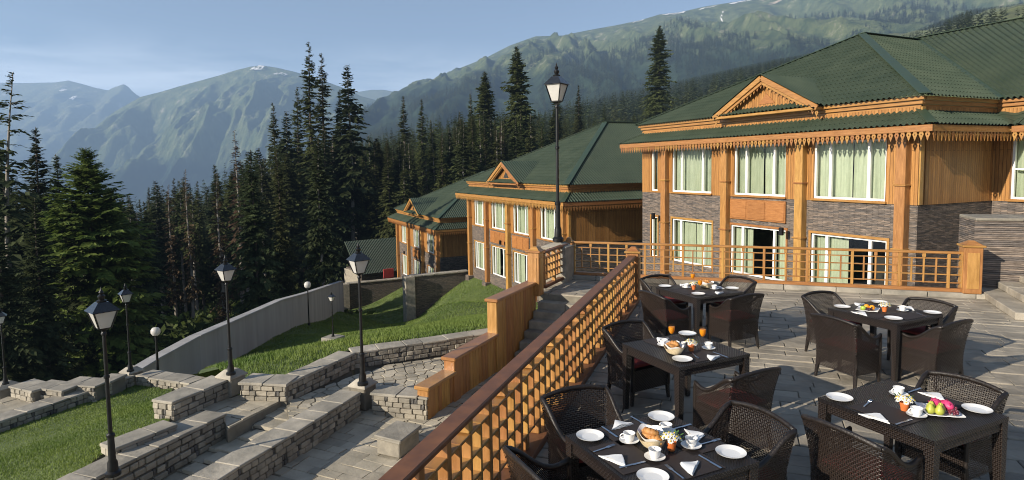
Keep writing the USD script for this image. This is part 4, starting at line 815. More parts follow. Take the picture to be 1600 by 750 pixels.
# ------------------------------------------------------------------ lamps
def lamp_parts(t):
    obj('pole_base', MB().lathe([(0, 0), (.085, 0), (.085, .04), (.06, .06), (.055, .16), (.04, .19), (.036, .46), (.046, .48), (.046, .50), (.030, .52)], n=14), M['iron'], t, smooth=35, local=True)
    p = obj('pole', MB().lathe([(.024, .50), (.020, 1.70), (.03, 1.71), (.03, 1.73), (.018, 1.75)], n=12), M['iron'], t, smooth=35, local=True)
    obj('collar', MB().lathe([(.02, 1.18), (.033, 1.19), (.033, 1.215), (.02, 1.225)], n=12), M['iron'], p, smooth=35, local=True)
    z0, z1, w0, w1 = 1.79, 2.00, .062, .122
    obj('lantern_base', MB().lathe([(.0, 1.74), (.022, 1.74), (.03, 1.76), (.085, 1.785), (.085, 1.795), (0, 1.797)], n=4, rot=pi / 4), M['iron'], t, local=True)
    fr = MB()
    for sx, sy in ((-1, -1), (1, -1), (1, 1), (-1, 1)): fr.beam((sx * w0, sy * w0, z0), (sx * w1, sy * w1, z1), .014, .014)
    for a, b in (((-1, -1), (1, -1)), ((1, -1), (1, 1)), ((1, 1), (-1, 1)), ((-1, 1), (-1, -1))): fr.beam((a[0] * w1, a[1] * w1, z1), (b[0] * w1, b[1] * w1, z1), .02, .018)
    f = obj('lantern_frame', fr, M['iron'], t, local=True)
    for k in range(4):
        c, s = math.cos(k * pi / 2), math.sin(k * pi / 2); R = np.array([[c, s, 0], [-s, c, 0], [0, 0, 1]]); i = .004
        v = np.array([[-w0 + i, -w0 + i, z0], [w0 - i, -w0 + i, z0], [w1 - i, -w1 + i, z1], [-w1 + i, -w1 + i, z1]]) @ R
        obj('lantern_pane', MB().add(v, [[0, 1, 2], [0, 2, 3]]), M['frost'], f, local=True)
    hw = .145; v = np.array([[-hw, -hw, 2.0], [hw, -hw, 2.0], [hw, hw, 2.0], [-hw, hw, 2.0], [-.055, -.055, 2.10], [.055, -.055, 2.10], [.055, .055, 2.10], [-.055, .055, 2.10]])
    rf = obj('lantern_roof', MB().add(v, [[0, 1, 5], [0, 5, 4], [1, 2, 6], [1, 6, 5], [2, 3, 7], [2, 7, 6], [3, 0, 4], [3, 4, 7], [4, 5, 6], [4, 6, 7], [0, 2, 1], [0, 3, 2]]), M['iron_gloss'], t, local=True)
    obj('finial', MB().lathe([(.05, 2.10), (.055, 2.115), (.028, 2.13), (.04, 2.155), (.04, 2.17), (.018, 2.19), (.028, 2.21), (.014, 2.235), (0, 2.28)], n=12), M['iron'], rf, smooth=35, local=True)
M['iron_gloss'] = mat('glossy_black_metal', (.012, .013, .016), (.02, .022, .026), 6., rough=.16, rnd=.1, spec=.8)
lamp = thing('street_lamp', 'nearest black lantern lamp on the stone wall at the lower left', 'street lamp', at(177, 742, Z=-.66), 20, 'lantern lamps of the garden', 1.0, world=False)
lamp_parts(lamp)
def lamp_at(b, tip, z, label, rot=20):
    """Base at pixel b on height z; its scale follows from the pixel of the finial's tip."""
    p = at(*b, Z=z); d = (p - C0) @ CAM[2]; n = unit(flat(p)); tz = plane(tip[0], tip[1], n[:2], n @ flat(p))[2]; return p, (tz - z) / 2.28
p, s = lamp_at((177, 742), (155, 448), -.66, ''); move(lamp, p, 25, s)
for b, tip, z, lab, rot in [((567, 601), (553, 378), -.60, 'black lantern lamp on the pier beside the cobbled path', 15), ((361, 585), (347, 398), -.39, 'black lantern lamp on the raised wall, in front of the pale rendered wall', 30),
                            ((204, 580), (194, 442), -1.34, 'black lantern lamp on the far corner of the near lawn', 20), ((9, 600), (4, 478), -1.33, 'black lantern lamp on the pier at the left edge', 10)]:
    p, s = lamp_at(b, tip, z, lab); dup(lamp, p, rot, lab, None, s)
# tall lamp by the stairs, on its stone pier
pt = C0 + (pq(872, 374) - C0) * 1.035; tl = thing('tall_lamp_pier', 'stone pier with a sloping cap under the tall lamp at the head of the stairs', 'pier', (*pt[:2], 0))
pier(tl, pt, -1.2, .80, .58)
n = unit(flat(pt)); tz = plane(867, 97, n[:2], n @ flat(pt))[2]; dup(lamp, (pt[0], pt[1], .92), 33, 'tallest black lantern lamp, on the stone pier at the head of the stairs', None, (1.55, 1.55, (tz - .92) / 2.28))
# lamp on the lawn
g = zl(521, 541, 21.5); ft = thing('lamp_footing', 'small pale stone block under the dark lamp on the lawn', 'block', g); obj('footing', MB().box(g + [0, 0, .1], (.6, .6, .5), GR, .03), M['stone_cap'], ft)
n = unit(flat(g)); tz = plane(514, 455, n[:2], n @ flat(g))[2]; dup(lamp, g + [0, 0, .34], 40, 'dark lantern lamp standing on a stone block in the big lawn', None, (tz - g[2] - .34) / 2.28)
def globe(name, label, b, tip, d):
    p = at(*b, d=d); n = unit(flat(p)); h = plane(tip[0], tip[1], n[:2], n @ flat(p))[2] - p[2]
    t = thing(name, label, 'lamp', p, 0, 'globe lamps along the rendered wall', world=False); k = h / 2.4
    obj('pole', MB().lathe([(.07, 0), (.07, .1), (.035, .14), (.03, h - .38 * k), (.05, h - .34 * k)], n=10), M['iron'], t, smooth=35, local=True)
    obj('globe', MB().lathe([(0, h - .36 * k), (.12 * k, h - .34 * k), (.18 * k, h - .24 * k), (.18 * k, h - .12 * k), (.12 * k, h - .03 * k), (0, h)], n=14), M['frost'], t, smooth=60, local=True)
globe('globe_lamp', 'white topped globe lamp in front of the pale rendered wall, left of the lawn lamp', (483, 508), (479, 440), 33.5)
globe('globe_lamp', 'white topped globe lamp at the lower end of the pale rendered wall', (248, 600), (243, 511), 17.8)

# ------------------------------------------------------------------ forest
def needle_mat(name, c0, c1, var=.25):
    n = {'tc': ('texture_coordinate', {}), 'ge': ('geometry', {}), 'n': ('noise_texture', {'scale': .55, 'detail': 5.}), 'r': ('rgb_ramp', {'ramp': [(0, c0), (.35, c0), (.68, c1), (1, c1)]}), 'oi': ('object_info', {}),
         'mr': ('map_range', {'to_min': 1 - var, 'to_max': 1 + var}), 'mi': ('map_range', {'to_min': .72, 'to_max': 1.3}), 'mm': ('math', {'math_type': 'multiply'}), 'mh': ('map_range', {'to_min': .485, 'to_max': .515}), 'hs': ('hsv', {}),
         'p': ('principled_bsdf', {'roughness': .75, 'specular_ior_level': .2}), 't': ('translucent_bsdf', {}), 'm': ('mix_closure', {'fac': .36})}
    l = [('tc.object', 'n.vector'), ('n.fac', 'r.fac'), ('oi.random', 'mr.value'), ('ge.random_per_island', 'mi.value'), ('mr.result', 'mm.value1'), ('mi.result', 'mm.value2'), ('mm.value', 'hs.value'), ('oi.random', 'mh.value'), ('mh.result', 'hs.hue'), ('r.color', 'hs.color'),
         ('hs.color', 'p.base_color'), ('hs.color', 't.color'), ('p.BSDF', 'm.closure1'), ('t.BSDF', 'm.closure2')]
    return usdkit.material(stage, '/World/Looks/' + name, n, l, surface='m.closure')
M['needles'] = needle_mat('fir_needles', (.070, .086, .028), (.145, .165, .055))
M['needles_dark'] = needle_mat('dark_fir_needles', (.045, .064, .026), (.095, .120, .045))
M['needles_light'] = needle_mat('bright_pine_needles', (.10, .14, .024), (.20, .24, .055), .1)
M['needles_brown'] = needle_mat('dry_needles', (.09, .06, .034), (.17, .11, .06), .15)
M['bark'] = mat('fir_bark', (.055, .042, .032), (.12, .095, .075), 3., (3, 3, .6), .9, .02, 6., .25)
M['bark_pale'] = mat('weathered_bark', (.17, .15, .128), (.28, .25, .215), 3., (3, 3, .6), .9, .02, 6., .2)
def conifer(seed, Hh, Rr, bare, gap, ns, k_in=5, k_out=8, prof=.85, droop=.25, fine=1., ragged=.35, twigs=0, top=.0, lean=0.):
    """Trunk and crown of a fir: whorls of drooping branches, each a flat fan of needle sprays."""
    r = np.random.default_rng(seed); tk, cr = MB(), MB()
    zz = np.linspace(0, Hh, 9); bend = np.stack([lean * (zz / Hh) ** 1.5 + .12 * np.sin(zz * .25 + seed), .12 * np.cos(zz * .21 + seed) - .12, zz], -1); bend[0, 2] = -2.
    tk.tube(bend, np.maximum(.016 * Hh * (1 - zz / Hh) ** .8 * .75, .02), 7)
    ax = lambda h: np.stack([np.interp(h, zz, bend[:, 0]), np.interp(h, zz, bend[:, 1]), h], -1)
    hs = []
    h = bare * Hh
    while h < Hh * .99:
        n = r.integers(k_in, k_out + 1); u = (h - bare * Hh) / (Hh * (1 - bare)); hs += [(h + r.uniform(-.5, .5) * gap, ) for _ in range(n)]; h += gap * r.uniform(.7, 1.3) * (1 - .5 * u)
    hs = np.array(hs)[:, 0]; hs = np.clip(hs, bare * Hh * .9, Hh * .995); N = len(hs); u = np.clip((hs - bare * Hh) / (Hh * (1 - bare)), 0, 1)
    clump = meshkit.noise(np.stack([hs * .55, 0 * hs + seed, 0 * hs], -1), seed)
    L = Rr * ((1 - u) ** prof * (.55 + .45 * np.clip(u * 6, 0, 1))) * (1 + ragged * (r.random(N) * 1.6 - .9) + ragged * (clump - .5)) + .12 * (1 - u) + .18
    L = np.maximum(L, .15); az = r.uniform(0, 2 * pi, N); el = np.radians(-12 + 52 * u ** 1.5 + r.uniform(-10, 10, N))
    d = np.stack([np.cos(az) * np.cos(el), np.sin(az) * np.cos(el), np.sin(el)], -1); b = ax(hs)
    t = (np.arange(ns) + .6) / ns; T = np.tile(t, N); I = np.repeat(np.arange(N), ns); T = np.clip(T + r.uniform(-.5, .5, len(T)) / ns, .12, 1.0)
    sidev = np.stack([-d[:, 1], d[:, 0], 0 * d[:, 0]], -1); sidev /= np.linalg.norm(sidev, axis=1, keepdims=True) + 1e-9
    pos = b[I] + d[I] * (L[I] * T)[:, None]; pos[:, 2] -= droop * L[I] * T ** 2
    sg = np.where(r.random(len(T)) < .5, -1, 1); tip = (np.arange(len(T)) % ns) == ns - 1; ang = np.where(tip, 0, sg * r.uniform(.5, 1.15, len(T)))
    sd = d[I] * np.cos(ang)[:, None] + sidev[I] * np.sin(ang)[:, None]; sd[:, 2] -= .25 + .5 * droop * T + r.uniform(-.2, .25, len(T)); sd /= np.linalg.norm(sd, axis=1, keepdims=True)
    sl = np.clip(L[I] * (.62 - .34 * T), .16, 1.1) * r.uniform(.7, 1.25, len(T)) * fine; sw = sl * r.uniform(.20, .36, len(T))
    wv = np.cross(sd, np.stack([r.normal(0, .45, len(T)), r.normal(0, .45, len(T)), np.ones(len(T))], -1)); wv /= np.linalg.norm(wv, axis=1, keepdims=True) + 1e-9
    q = np.stack([pos - sd * (sl * .15)[:, None], pos + sd * (sl * .45)[:, None] + wv * sw[:, None], pos + sd * sl[:, None], pos + sd * (sl * .45)[:, None] - wv * sw[:, None]], 1)
    q[:, 2, 2] -= sl * .12
    n0 = np.arange(len(T)) * 4; cr.add(q.reshape(-1, 3), np.vstack([np.stack([n0, n0 + 1, n0 + 2], 1), np.stack([n0, n0 + 2, n0 + 3], 1)]))
    for i in r.choice(N, min(N, 60), replace=False): tk.tube(np.array([b[i], b[i] + d[i] * L[i] * .5 - [0, 0, droop * L[i] * .25]]), [.03, .012], 3, False)
    for _ in range(twigs):
        hh = r.uniform(.12, max(bare, .3)) * Hh; a = r.uniform(0, 2 * pi); l = r.uniform(.5, 1.5); p = ax(hh); tk.tube(np.array([p, p + [math.cos(a) * l, math.sin(a) * l, r.uniform(-.5, .1)]]), [.025, .008], 3, False)
    return tk, cr
KINDS = {  # species: (height, builder, needle material, bark, name)
    'fir': (30., lambda: conifer(1, 30, 3.3, .10, .58, 15, fine=.82), 'needles', 'bark', 'fir_tree'), 'slim': (34., lambda: conifer(2, 34, 2.5, .16, .62, 10, ragged=.55, prof=.7), 'needles', 'bark', 'slender_fir_tree'),
    'dark': (24., lambda: conifer(3, 24, 3.9, .03, .46, 20, ragged=.45, fine=.72), 'needles_dark', 'bark', 'dark_fir_tree'), 'pine': (17., lambda: conifer(4, 17, 3.4, .02, .24, 24, 6, 9, .62, .12, .58, .55), 'needles_light', 'bark', 'pine_tree'),
    'bare': (27., lambda: conifer(5, 27, 2.3, .52, .6, 10, twigs=26, ragged=.5), 'needles', 'bark_pale', 'bare_stemmed_fir_tree'), 'dry': (26., lambda: conifer(6, 26, 1.7, .18, .7, 8, 4, 6, .7, .5, .9, .6, twigs=20), 'needles_brown', 'bark_pale', 'dry_fir_tree'),
    'ragged': (20., lambda: conifer(7, 20, 3.3, .12, .75, 8, 3, 5, .75, .45, .8, .6, twigs=30, lean=1.6), 'needles_dark', 'bark_pale', 'ragged_fir_tree'), 'dense': (28., lambda: conifer(8, 28, 4.0, .06, .46, 18, 6, 9, .6, .25, .78, .5), 'needles', 'bark', 'broad_fir_tree'),
    'slim2': (31., lambda: conifer(9, 31, 2.9, .30, .6, 11, ragged=.6, prof=.6, twigs=14), 'needles_dark', 'bark_pale', 'thin_fir_tree')}
BUILT = {}
def tree(kind, p, h, rot, label, group=None, wide=1.):
    Hh, mk, nm, bk, nme = KINDS[kind]; s = h / Hh
    if kind not in BUILT:
        t = thing(nme, label, 'tree', p, rot, group, (s * wide, s * wide, s), world=False); tk, cr = mk()
        obj('trunk', tk, M[bk], t, smooth=True, local=True); obj('crown', cr, M[nm], t, local=True); BUILT[kind] = t; return t
    return dup(BUILT[kind], p, rot, label, group, (s * wide, s * wide, s))
def spot(x, d): e = (x - 800) / FPX * d; p = ed(e, d); p[2] = float(hill_z(e, d)); return p
TREES = []
def hero(kind, x, ytop, d, label, group=None, xb=None, wide=1., rot=None):
    p = spot(xb if xb is not None else x, d); zt = at(x, ytop, d=d)[2]; tree(kind, p, zt - p[2] + .3, (x * 37) % 360 if rot is None else rot, label, group, wide); TREES.append((p[0], p[1]))
hero('ragged', 33, 122, 40, 'tall half bare leaning fir whose spiky top stands out at the left edge', xb=-2, rot=-25)
for a, w in (((-45, 210, 36), 'cut by the left edge, behind the leaning one'), ((8, 235, 42), 'just right of the leaning fir'), ((62, 205, 44), 'tallest of the shady clump, second from the bright pine'), ((95, 248, 39), 'directly left of the bright bushy pine'), ((-10, 330, 31), 'lowest and nearest at the left edge'), ((52, 318, 33), 'lower one in front of the shady clump'), ((112, 320, 36), 'lower one at the foot of the bright bushy pine')): hero('dark', *a, 'dense dark fir ' + w, None, None, 1.05)
hero('pine', 140, 238, 37, 'bright green bushy pine standing in front of the dark firs at the left', wide=1.1)
hero('pine', 172, 300, 41, 'smaller yellowish green pine right of the bright bushy pine', wide=1.)
hero('dry', 371, 208, 66, 'brown withered fir rising above the stand in front of the blue mountain')
hero('dry', 292, 268, 72, 'lower brown withered fir left of the tallest withered one', wide=.9)
hero('slim', 491, 71, 84, 'tallest slender fir of the whole stand, with a narrow tufted top'); hero('slim', 511, 88, 88, 'slender fir close behind the tallest one, a little lower'); hero('slim2', 552, 107, 86, 'narrow tall fir standing alone right of the tallest pair')
hero('slim', 434, 164, 88, 'slender fir with bare gaps, left of the tallest pair'); hero('slim2', 451, 178, 84, 'thin fir just left of the tallest pair'); hero('slim', 469, 140, 92, 'slim fir half hidden by the tallest one'); hero('fir', 535, 146, 90, 'dark fir between the tallest pair and the lone narrow one')
hero('dense', 760, 116, 118, 'broad tall fir left of the tall lamp, above the middle lodge', wide=.9); hero('dense', 812, 78, 112, 'tallest broad fir directly left of the tall lamp', wide=.85); hero('fir', 738, 150, 122, 'pointed fir at the left side of the broad firs'); hero('fir', 634, 153, 118, 'pointed fir above the gap between the two far lodges')
hero('fir', 662, 158, 124, 'pointed fir with a clear tip left of the broad firs'); hero('dense', 1030, 46, 165, 'lone large fir standing clear in front of the big mountain, above the lodge roof', wide=.95); hero('fir', 905, 136, 150, 'fir right of the tall lamp above the middle lodge roof'); hero('fir', 872, 120, 160, 'fir behind the lantern of the tall lamp')
hero('dense', 868, 175, 130, 'lower bushy fir behind the tall lamp post', wide=1.1); hero('fir', 945, 165, 175, 'fir standing above the ridge of the middle lodge')
SKY_X, SKY_Y = [-200, 0, 60, 120, 180, 215, 260, 330, 380, 415, 440, 560, 590, 640, 700, 760, 830, 870, 940, 1000, 1060, 1100, 1200, 1300, 1400, 1800], [225, 245, 270, 285, 292, 290, 268, 255, 236, 205, 190, 190, 205, 178, 172, 160, 160, 172, 172, 168, 150, 140, 118, 95, 72, 30]
r6 = np.random.default_rng(66)
import shapely
wallx, walld = [t_[0] for t_ in top], [t_[2] for t_ in top]
cand = []
for _ in range(60000):
    x = r6.uniform(-160, 1150); d = math.sqrt(r6.uniform(30 ** 2, 300 ** 2)); p = spot(x, d)
    if x < 560 and d < np.interp(x, wallx, walld) + (6 if x > 190 else 22): continue
    if x < 330 and d < 50: continue
    if -6 < p[0] < 15 and 58 < p[1] < 82: continue
    if 13 < p[0] < 42 and 5 < p[1] < 74: continue
    if x > 530 and d < 80: continue
    if x > 850 and d < 150: continue
    if 185 < x < 430 and d < 75 and r6.random() < .72: continue
    mn = 2.8 if d < 120 else 3.9
    if any((p[0] - q[0]) ** 2 + (p[1] - q[1]) ** 2 < mn * mn for q in TREES): continue
    if len(TREES) > 1700: break
    kind = r6.choice(['fir', 'slim', 'slim2', 'bare', 'dense', 'dark', 'dry'], p=[.24, .17, .19, .20, .08, .05, .07] if d > 85 else [.12, .14, .2, .40, .03, .03, .08])
    h = KINDS[kind][0] * r6.uniform(.62, 1.08); ysk = np.interp(x, SKY_X, SKY_Y) + r6.uniform(0, 26); hmax = at(x, ysk, d=d)[2] - p[2]
    if hmax < 7: continue
    if h > hmax: h = hmax * r6.uniform(.9, 1.0)
    if h < 7: continue
    TREES.append((p[0], p[1])); cand.append((d, x, kind, p, h))
cand.sort(key=lambda c: c[0])
TL = {'fir': 'dark green fir in the dense stand beyond the pale rendered wall', 'slim': 'slender dark fir in the dense stand beyond the pale rendered wall', 'slim2': 'thin fir with a bare lower trunk in the dense stand', 'bare': 'fir with a tall bare pale trunk and a small crown in the dense stand',
      'dense': 'broad full fir in the dense stand behind the lodges', 'dark': 'full dark fir in the dense stand beyond the garden', 'dry': 'brown dry thin fir in the dense stand beyond the garden'}
NI = 262
for d, x, kind, p, h in cand[:NI]: tree(kind, p, h, float(r6.uniform(0, 360)), TL[kind], 'firs of the dense stand (' + {'fir': 'green', 'slim': 'slender', 'slim2': 'thin', 'bare': 'bare stemmed', 'dense': 'broad', 'dark': 'dark', 'dry': 'dry'}[kind] + ')')
def scatter(name, protos, pts, scales, ids, rots, label):
    pi_ = UsdGeom.PointInstancer.Define(stage, '/World/' + name); tag(pi_, None, None, None, 'stuff'); rel = pi_.CreatePrototypesRel()
    for k, (mb, m) in enumerate(protos):
        path = f'/World/{name}/tree_shape_{k:03d}'; v, f = mb.mesh(); usdkit.mesh(stage, path, (v, f), m); rel.AddTarget(path)
    pi_.CreatePositionsAttr(Vt.Vec3fArray.FromNumpy(np.asarray(pts, np.float32))); pi_.CreateScalesAttr(Vt.Vec3fArray.FromNumpy(np.asarray(scales, np.float32)))
    q = np.stack([0 * rots, 0 * rots, np.sin(rots / 2), np.cos(rots / 2)], -1); pi_.CreateOrientationsAttr(Vt.QuathArray([Gf.Quath(float(a[3]), 0, 0, float(a[2])) for a in q])); pi_.CreateProtoIndicesAttr(Vt.IntArray(list(map(int, ids))))
mid = [conifer(21, 28, 3.1, .15, .95, 7, 4, 6)[1], conifer(22, 28, 2.6, .25, .95, 7, 4, 6, ragged=.5)[1], conifer(23, 28, 2.7, .08, .9, 7, 4, 6, prof=.65)[1]]
rest = cand[NI:]
scatter('deep_forest', [(mid[0], M['needles']), (mid[1], M['needles_dark']), (mid[2], M['needles'])], [c[3] for c in rest], [[c[4] / 28] * 3 for c in rest], [i % 3 for i in range(len(rest))], r6.uniform(0, 6.28, len(rest)), '')
low = [conifer(31, 26, 3.2, .03, 2.2, 4, 4, 5, fine=2.)[1], conifer(32, 26, 2.8, .06, 2.2, 4, 4, 5, fine=2., ragged=.5)[1]]
pts, sc = [], []
N = 42000; X6 = r6.uniform(150, 1750, N); D6 = np.sqrt(r6.uniform(270 ** 2, 2150 ** 2, N)); E6 = (X6 - 800) / FPX * D6; Z6 = hill_z(E6, D6)
clr = meshkit.fbm(np.stack([E6 / 170, D6 / 260, 0 * E6], -1), 4, 8)
keep = (clr < .64 - .17 * np.clip((D6 - 1100) / 1000, 0, 1)) & (r6.random(N) < np.clip(1.25 - D6 / 2200, .3, 1))
hh = r6.uniform(17, 29, N); yk = np.interp(X6, [150, 400, 560, 640, 760, 900, 1000, 1100, 1200, 1300, 1420, 1500, 1600, 1800], [290, 230, 195, 170, 158, 148, 138, 118, 96, 78, 52, 20, 8, 0]); hm = (CAMH + (yhor(X6) - yk) / FPX * D6) - Z6; keep &= hm > 9; hh = np.minimum(hh, hm)
from scipy.interpolate import RegularGridInterpolator
g1 = P1.reshape(-1, 3); sub = g1[(np.hypot(g1[:, 0], g1[:, 1]) < 2700)]
from scipy.interpolate import LinearNDInterpolator
sub = sub[::2]; zi = LinearNDInterpolator(sub[:, :2], sub[:, 2]); xy = np.stack([E6 * math.cos(AZ) + D6 * math.sin(AZ), -E6 * math.sin(AZ) + D6 * math.cos(AZ)], -1)
zm = zi(xy); zz6 = np.where(np.isnan(zm), Z6, np.fmax(zm, Z6))
k6 = np.nonzero(keep)[0]; FP = np.stack([xy[k6, 0], xy[k6, 1], zz6[k6] - .5], -1)
scatter('hill_forest', [(low[0], M['needles']), (low[1], M['needles_dark'])], FP, np.repeat(hh[k6][:, None] / 26, 3, 1) * np.array([1.15, 1.15, 1]), r6.integers(0, 2, len(k6)), r6.uniform(0, 6.28, len(k6)), '')
# low growth between the trunks
bush = MB(); rb6 = np.random.default_rng(9)
for _ in range(150):
    c = rb6.normal(0, [.55, .55, .3]); c[2] = abs(c[2]); a = rb6.normal(0, 1, 3); a /= np.linalg.norm(a); b_ = unit(np.cross(a, rb6.normal(0, 1, 3))); l = rb6.uniform(.15, .38)
    bush.add(np.array([c - a * l, c + b_ * l * .45, c + a * l, c - b_ * l * .45]), [[0, 1, 2], [0, 2, 3]])
M['shrub'] = needle_mat('undergrowth_leaves', (.05, .075, .018), (.10, .135, .035), .3)
bp, bs = [], []
while len(bp) < 900:
    x = rb6.uniform(-60, 620); d = rb6.uniform(24, 130)
    if d < np.interp(x, wallx, walld) + 1.8 + (8 if x < 190 else 0) or (x > 530 and d < 76): continue
    if meshkit.noise(np.array([[x / 60, d / 9, 0]]), 3)[0] < .45: continue
    bp.append(spot(x, d)); bs.append([rb6.uniform(.6, 1.9)] * 3)
scatter('undergrowth', [(bush, M['shrub'])], bp, bs, [0] * len(bp), rb6.uniform(0, 6.28, len(bp)), '')

# ------------------------------------------------------------------ wicker tables and armchairs
def weave(name, p, holes, c=((.002, .0017, .0016), (.009, .0062, .0052), (.027, .0185, .0145))):
    n = {'tc': ('texture_coordinate', {}), 's': ('separate_xyz', {}), 'u': ('math', {'math_type': 'multiply', 'value2': 1 / p}), 'v': ('math', {'math_type': 'multiply', 'value2': 1 / p}), 'cb': ('combine_xyz', {'z': .5}), 'ck': ('checker_texture', {'scale': 1.}),
         'pu': ('math', {'math_type': 'multiply', 'value2': pi}), 'pv': ('math', {'math_type': 'multiply', 'value2': pi}), 'su': ('math', {'math_type': 'sine'}), 'sv': ('math', {'math_type': 'sine'}), 'au': ('math', {'math_type': 'absolute'}), 'av': ('math', {'math_type': 'absolute'}),
         'h': ('mix_float', {}), 'r': ('rgb_ramp', {'ramp': [(0, c[0]), (.35, c[1]), (1, c[2])]}), 'b': ('bump', {'distance': .006, 'strength': 1.}), 'p': ('principled_bsdf', {'roughness': .38, 'specular_ior_level': .5})}
    l = [('tc.UV', 's.vector'), ('s.x', 'u.value1'), ('s.y', 'v.value1'), ('u.value', 'cb.x'), ('v.value', 'cb.y'), ('cb.vector', 'ck.vector'), ('u.value', 'pu.value1'), ('v.value', 'pv.value1'), ('pu.value', 'su.value1'), ('pv.value', 'sv.value1'),
         ('su.value', 'au.value1'), ('sv.value', 'av.value1'), ('ck.fac', 'h.fac'), ('au.value', 'h.a'), ('av.value', 'h.b'), ('h.result', 'r.fac'), ('h.result', 'b.height'), ('r.color', 'p.base_color'), ('b.normal', 'p.normal')]
    surf = 'p.BSDF'
    if holes:
        n |= {'lt': ('math', {'math_type': 'greater_than', 'value2': holes}), 't': ('transparent_bsdf', {}), 'm': ('mix_closure', {})}
        l += [('h.result', 'lt.value1'), ('lt.value', 'm.fac'), ('t.BSDF', 'm.closure1'), ('p.BSDF', 'm.closure2')]; surf = 'm.closure'
    return usdkit.material(stage, '/World/Looks/' + name, n, l, surface=surf)
M['weave'] = weave('wicker_weave', .016, 0); M['weave_open'] = weave('open_wicker_weave', .017, .66); M['weave_top'] = weave('fine_wicker_weave', .012, 0, ((.003, .0024, .0024), (.0075, .0055, .005), (.0145, .0105, .0095)))
M['braid'] = mat('braided_edge', (.006, .0045, .0035), (.020, .014, .011), 40., (1, 1, 1), .4, .004, 60., .1)
M['cushion'] = mat('maroon_cushion', (.15, .015, .014), (.22, .026, .022), 6., rough=.85, bump=.002, bscale=60., rnd=.06)
def uvbox(mb, c, d, top=1., bot=1., shift=(0, 0)):
    d = np.asarray(d, float) / 2; c = np.asarray(c, float)
    for ax_ in range(3):
        for s in (-1, 1):
            o = [k for k in range(3) if k != ax_]; v, uv = [], []
            for a, b in ((-1, -1), (1, -1), (1, 1), (-1, 1)):
                q = np.zeros(3); q[ax_] = s * d[ax_]; q[o[0]] = a * d[o[0]]; q[o[1]] = b * d[o[1]]; uv.append([q[o[0]] + c[o[0]], q[o[1]] + c[o[1]]])
                k = top if q[2] > 0 else bot; q[:2] *= k
                if q[2] < 0: q[:2] += shift
                v.append(q + c)
            f = [[0, 1, 2], [0, 2, 3]] if (s > 0) == (ax_ != 1) else [[0, 2, 1], [0, 3, 2]]; mb.add(v, f, np.array(uv))
    return mb
def make_table(t):
    obj('tabletop', uvbox(MB(), (0, 0, .7225), (.925, .925, .03)), M['weave_top'], t, uv=True, local=True)
    for k in range(4):
        c, s = math.cos(k * pi / 2), math.sin(k * pi / 2); d = (.76, .03, .07) if k % 2 == 0 else (.03, .76, .07)
        obj('apron', uvbox(MB(), (-s * .435, c * .435, .67), d), M['weave'], t, uv=True, local=True)
    for sx in (-1, 1):
        for sy in (-1, 1): obj('leg', uvbox(MB(), (sx * .422, sy * .422, .353), (.076, .076, .704), 1., .60, (sx * .014, sy * .014)), M['weave'], t, uv=True, local=True)
def make_chair(t):
    yb = lambda z: .245 + .11 * np.clip((z - .16) / .66, 0, 1) ** 2.2
    xw = lambda z, y=1.: .278 + .045 * np.clip((z - .40) / .42, 0, 1) ** 1.5
    S_, T_ = np.meshgrid(np.linspace(-1, 1, 13), np.linspace(0, 1, 11), indexing='ij'); zt = .775 + .035 * (1 - S_ ** 2); Z = .16 + (zt - .16) * T_
    P = np.stack([S_ * xw(Z), yb(Z) + .025 * (1 - S_ ** 2), Z], -1); obj('back_panel', MB().grid(P, np.stack([S_ * .29, Z], -1), .016, flip=False), M['weave_open'], t, smooth=True, uv=True, local=True)
    rim = P[:, -1]
    for s in (-1, 1):
        K, T2 = np.meshgrid(np.linspace(0, 1, 12), np.linspace(0, 1, 9), indexing='ij'); e = np.clip((K - .42) / .58, 0, 1); e = e * e * (3 - 2 * e); ztp = .60 - .03 * np.sin(pi * np.clip(K / .5, 0, 1)) + .175 * e; Zs = .16 + (ztp - .16) * T2
        Ys = -.27 + K * (yb(Zs) + .27); Xs = s * (.278 + (xw(Zs) - .278) * K ** 1.5 + .012 * np.sin(pi * K)); Ps = np.stack([Xs, Ys, Zs], -1)
        obj('side_panel', MB().grid(Ps, np.stack([Ys, Zs], -1), .016, flip=s > 0), M['weave_open'], t, smooth=True, uv=True, local=True)
        obj('arm', MB().tube(np.vstack([[[s * .278, -.272, .17]], [[s * .278, -.275, .56]], Ps[:, -1] + [0, 0, .004]]), [.02, .02] + [.021] * 12, 7), M['braid'], t, smooth=True, local=True)
        for y0, dy in ((-.255, -.01), (.235, .035)): obj('leg', uvbox(MB(), (s * .262, y0, .12), (.048, .048, .24), 1., .62, (s * .02, dy)), M['weave'], t, uv=True, local=True)
    obj('back_rim', MB().tube(rim + [0, 0, .004], .021, 7), M['braid'], t, smooth=True, local=True)
    X, Zf = np.meshgrid(np.linspace(-.27, .27, 3), np.linspace(.16, .40, 3), indexing='ij'); obj('seat_skirt', MB().grid(np.stack([X, 0 * X - .268, Zf], -1), np.stack([X, Zf], -1), .016), M['weave'], t, uv=True, local=True)
    obj('seat', MB().box((0, -.01, .375), (.53, .50, .03)), M['braid'], t, local=True)
    m = trimesh.creation.box((.52, .50, .085)); m = m.subdivide().subdivide().subdivide(); v = np.array(m.vertices); r = np.abs(v / [.26, .25, .0425]); v[:, 2] *= 1 - .55 * np.clip((np.maximum(r[:, 0], r[:, 1]) - .72) / .28, 0, 1) ** 2; v[:, :2] *= (1 - .05 * (r[:, 2:] > .9)); v[:, 2] += .018 * (1 - np.minimum(1, (v[:, 0] / .26) ** 2 + (v[:, 1] / .25) ** 2))
    obj('cushion', MB().add(v + [0, -.02, .448], m.faces), M['cushion'], t, smooth=True, local=True)
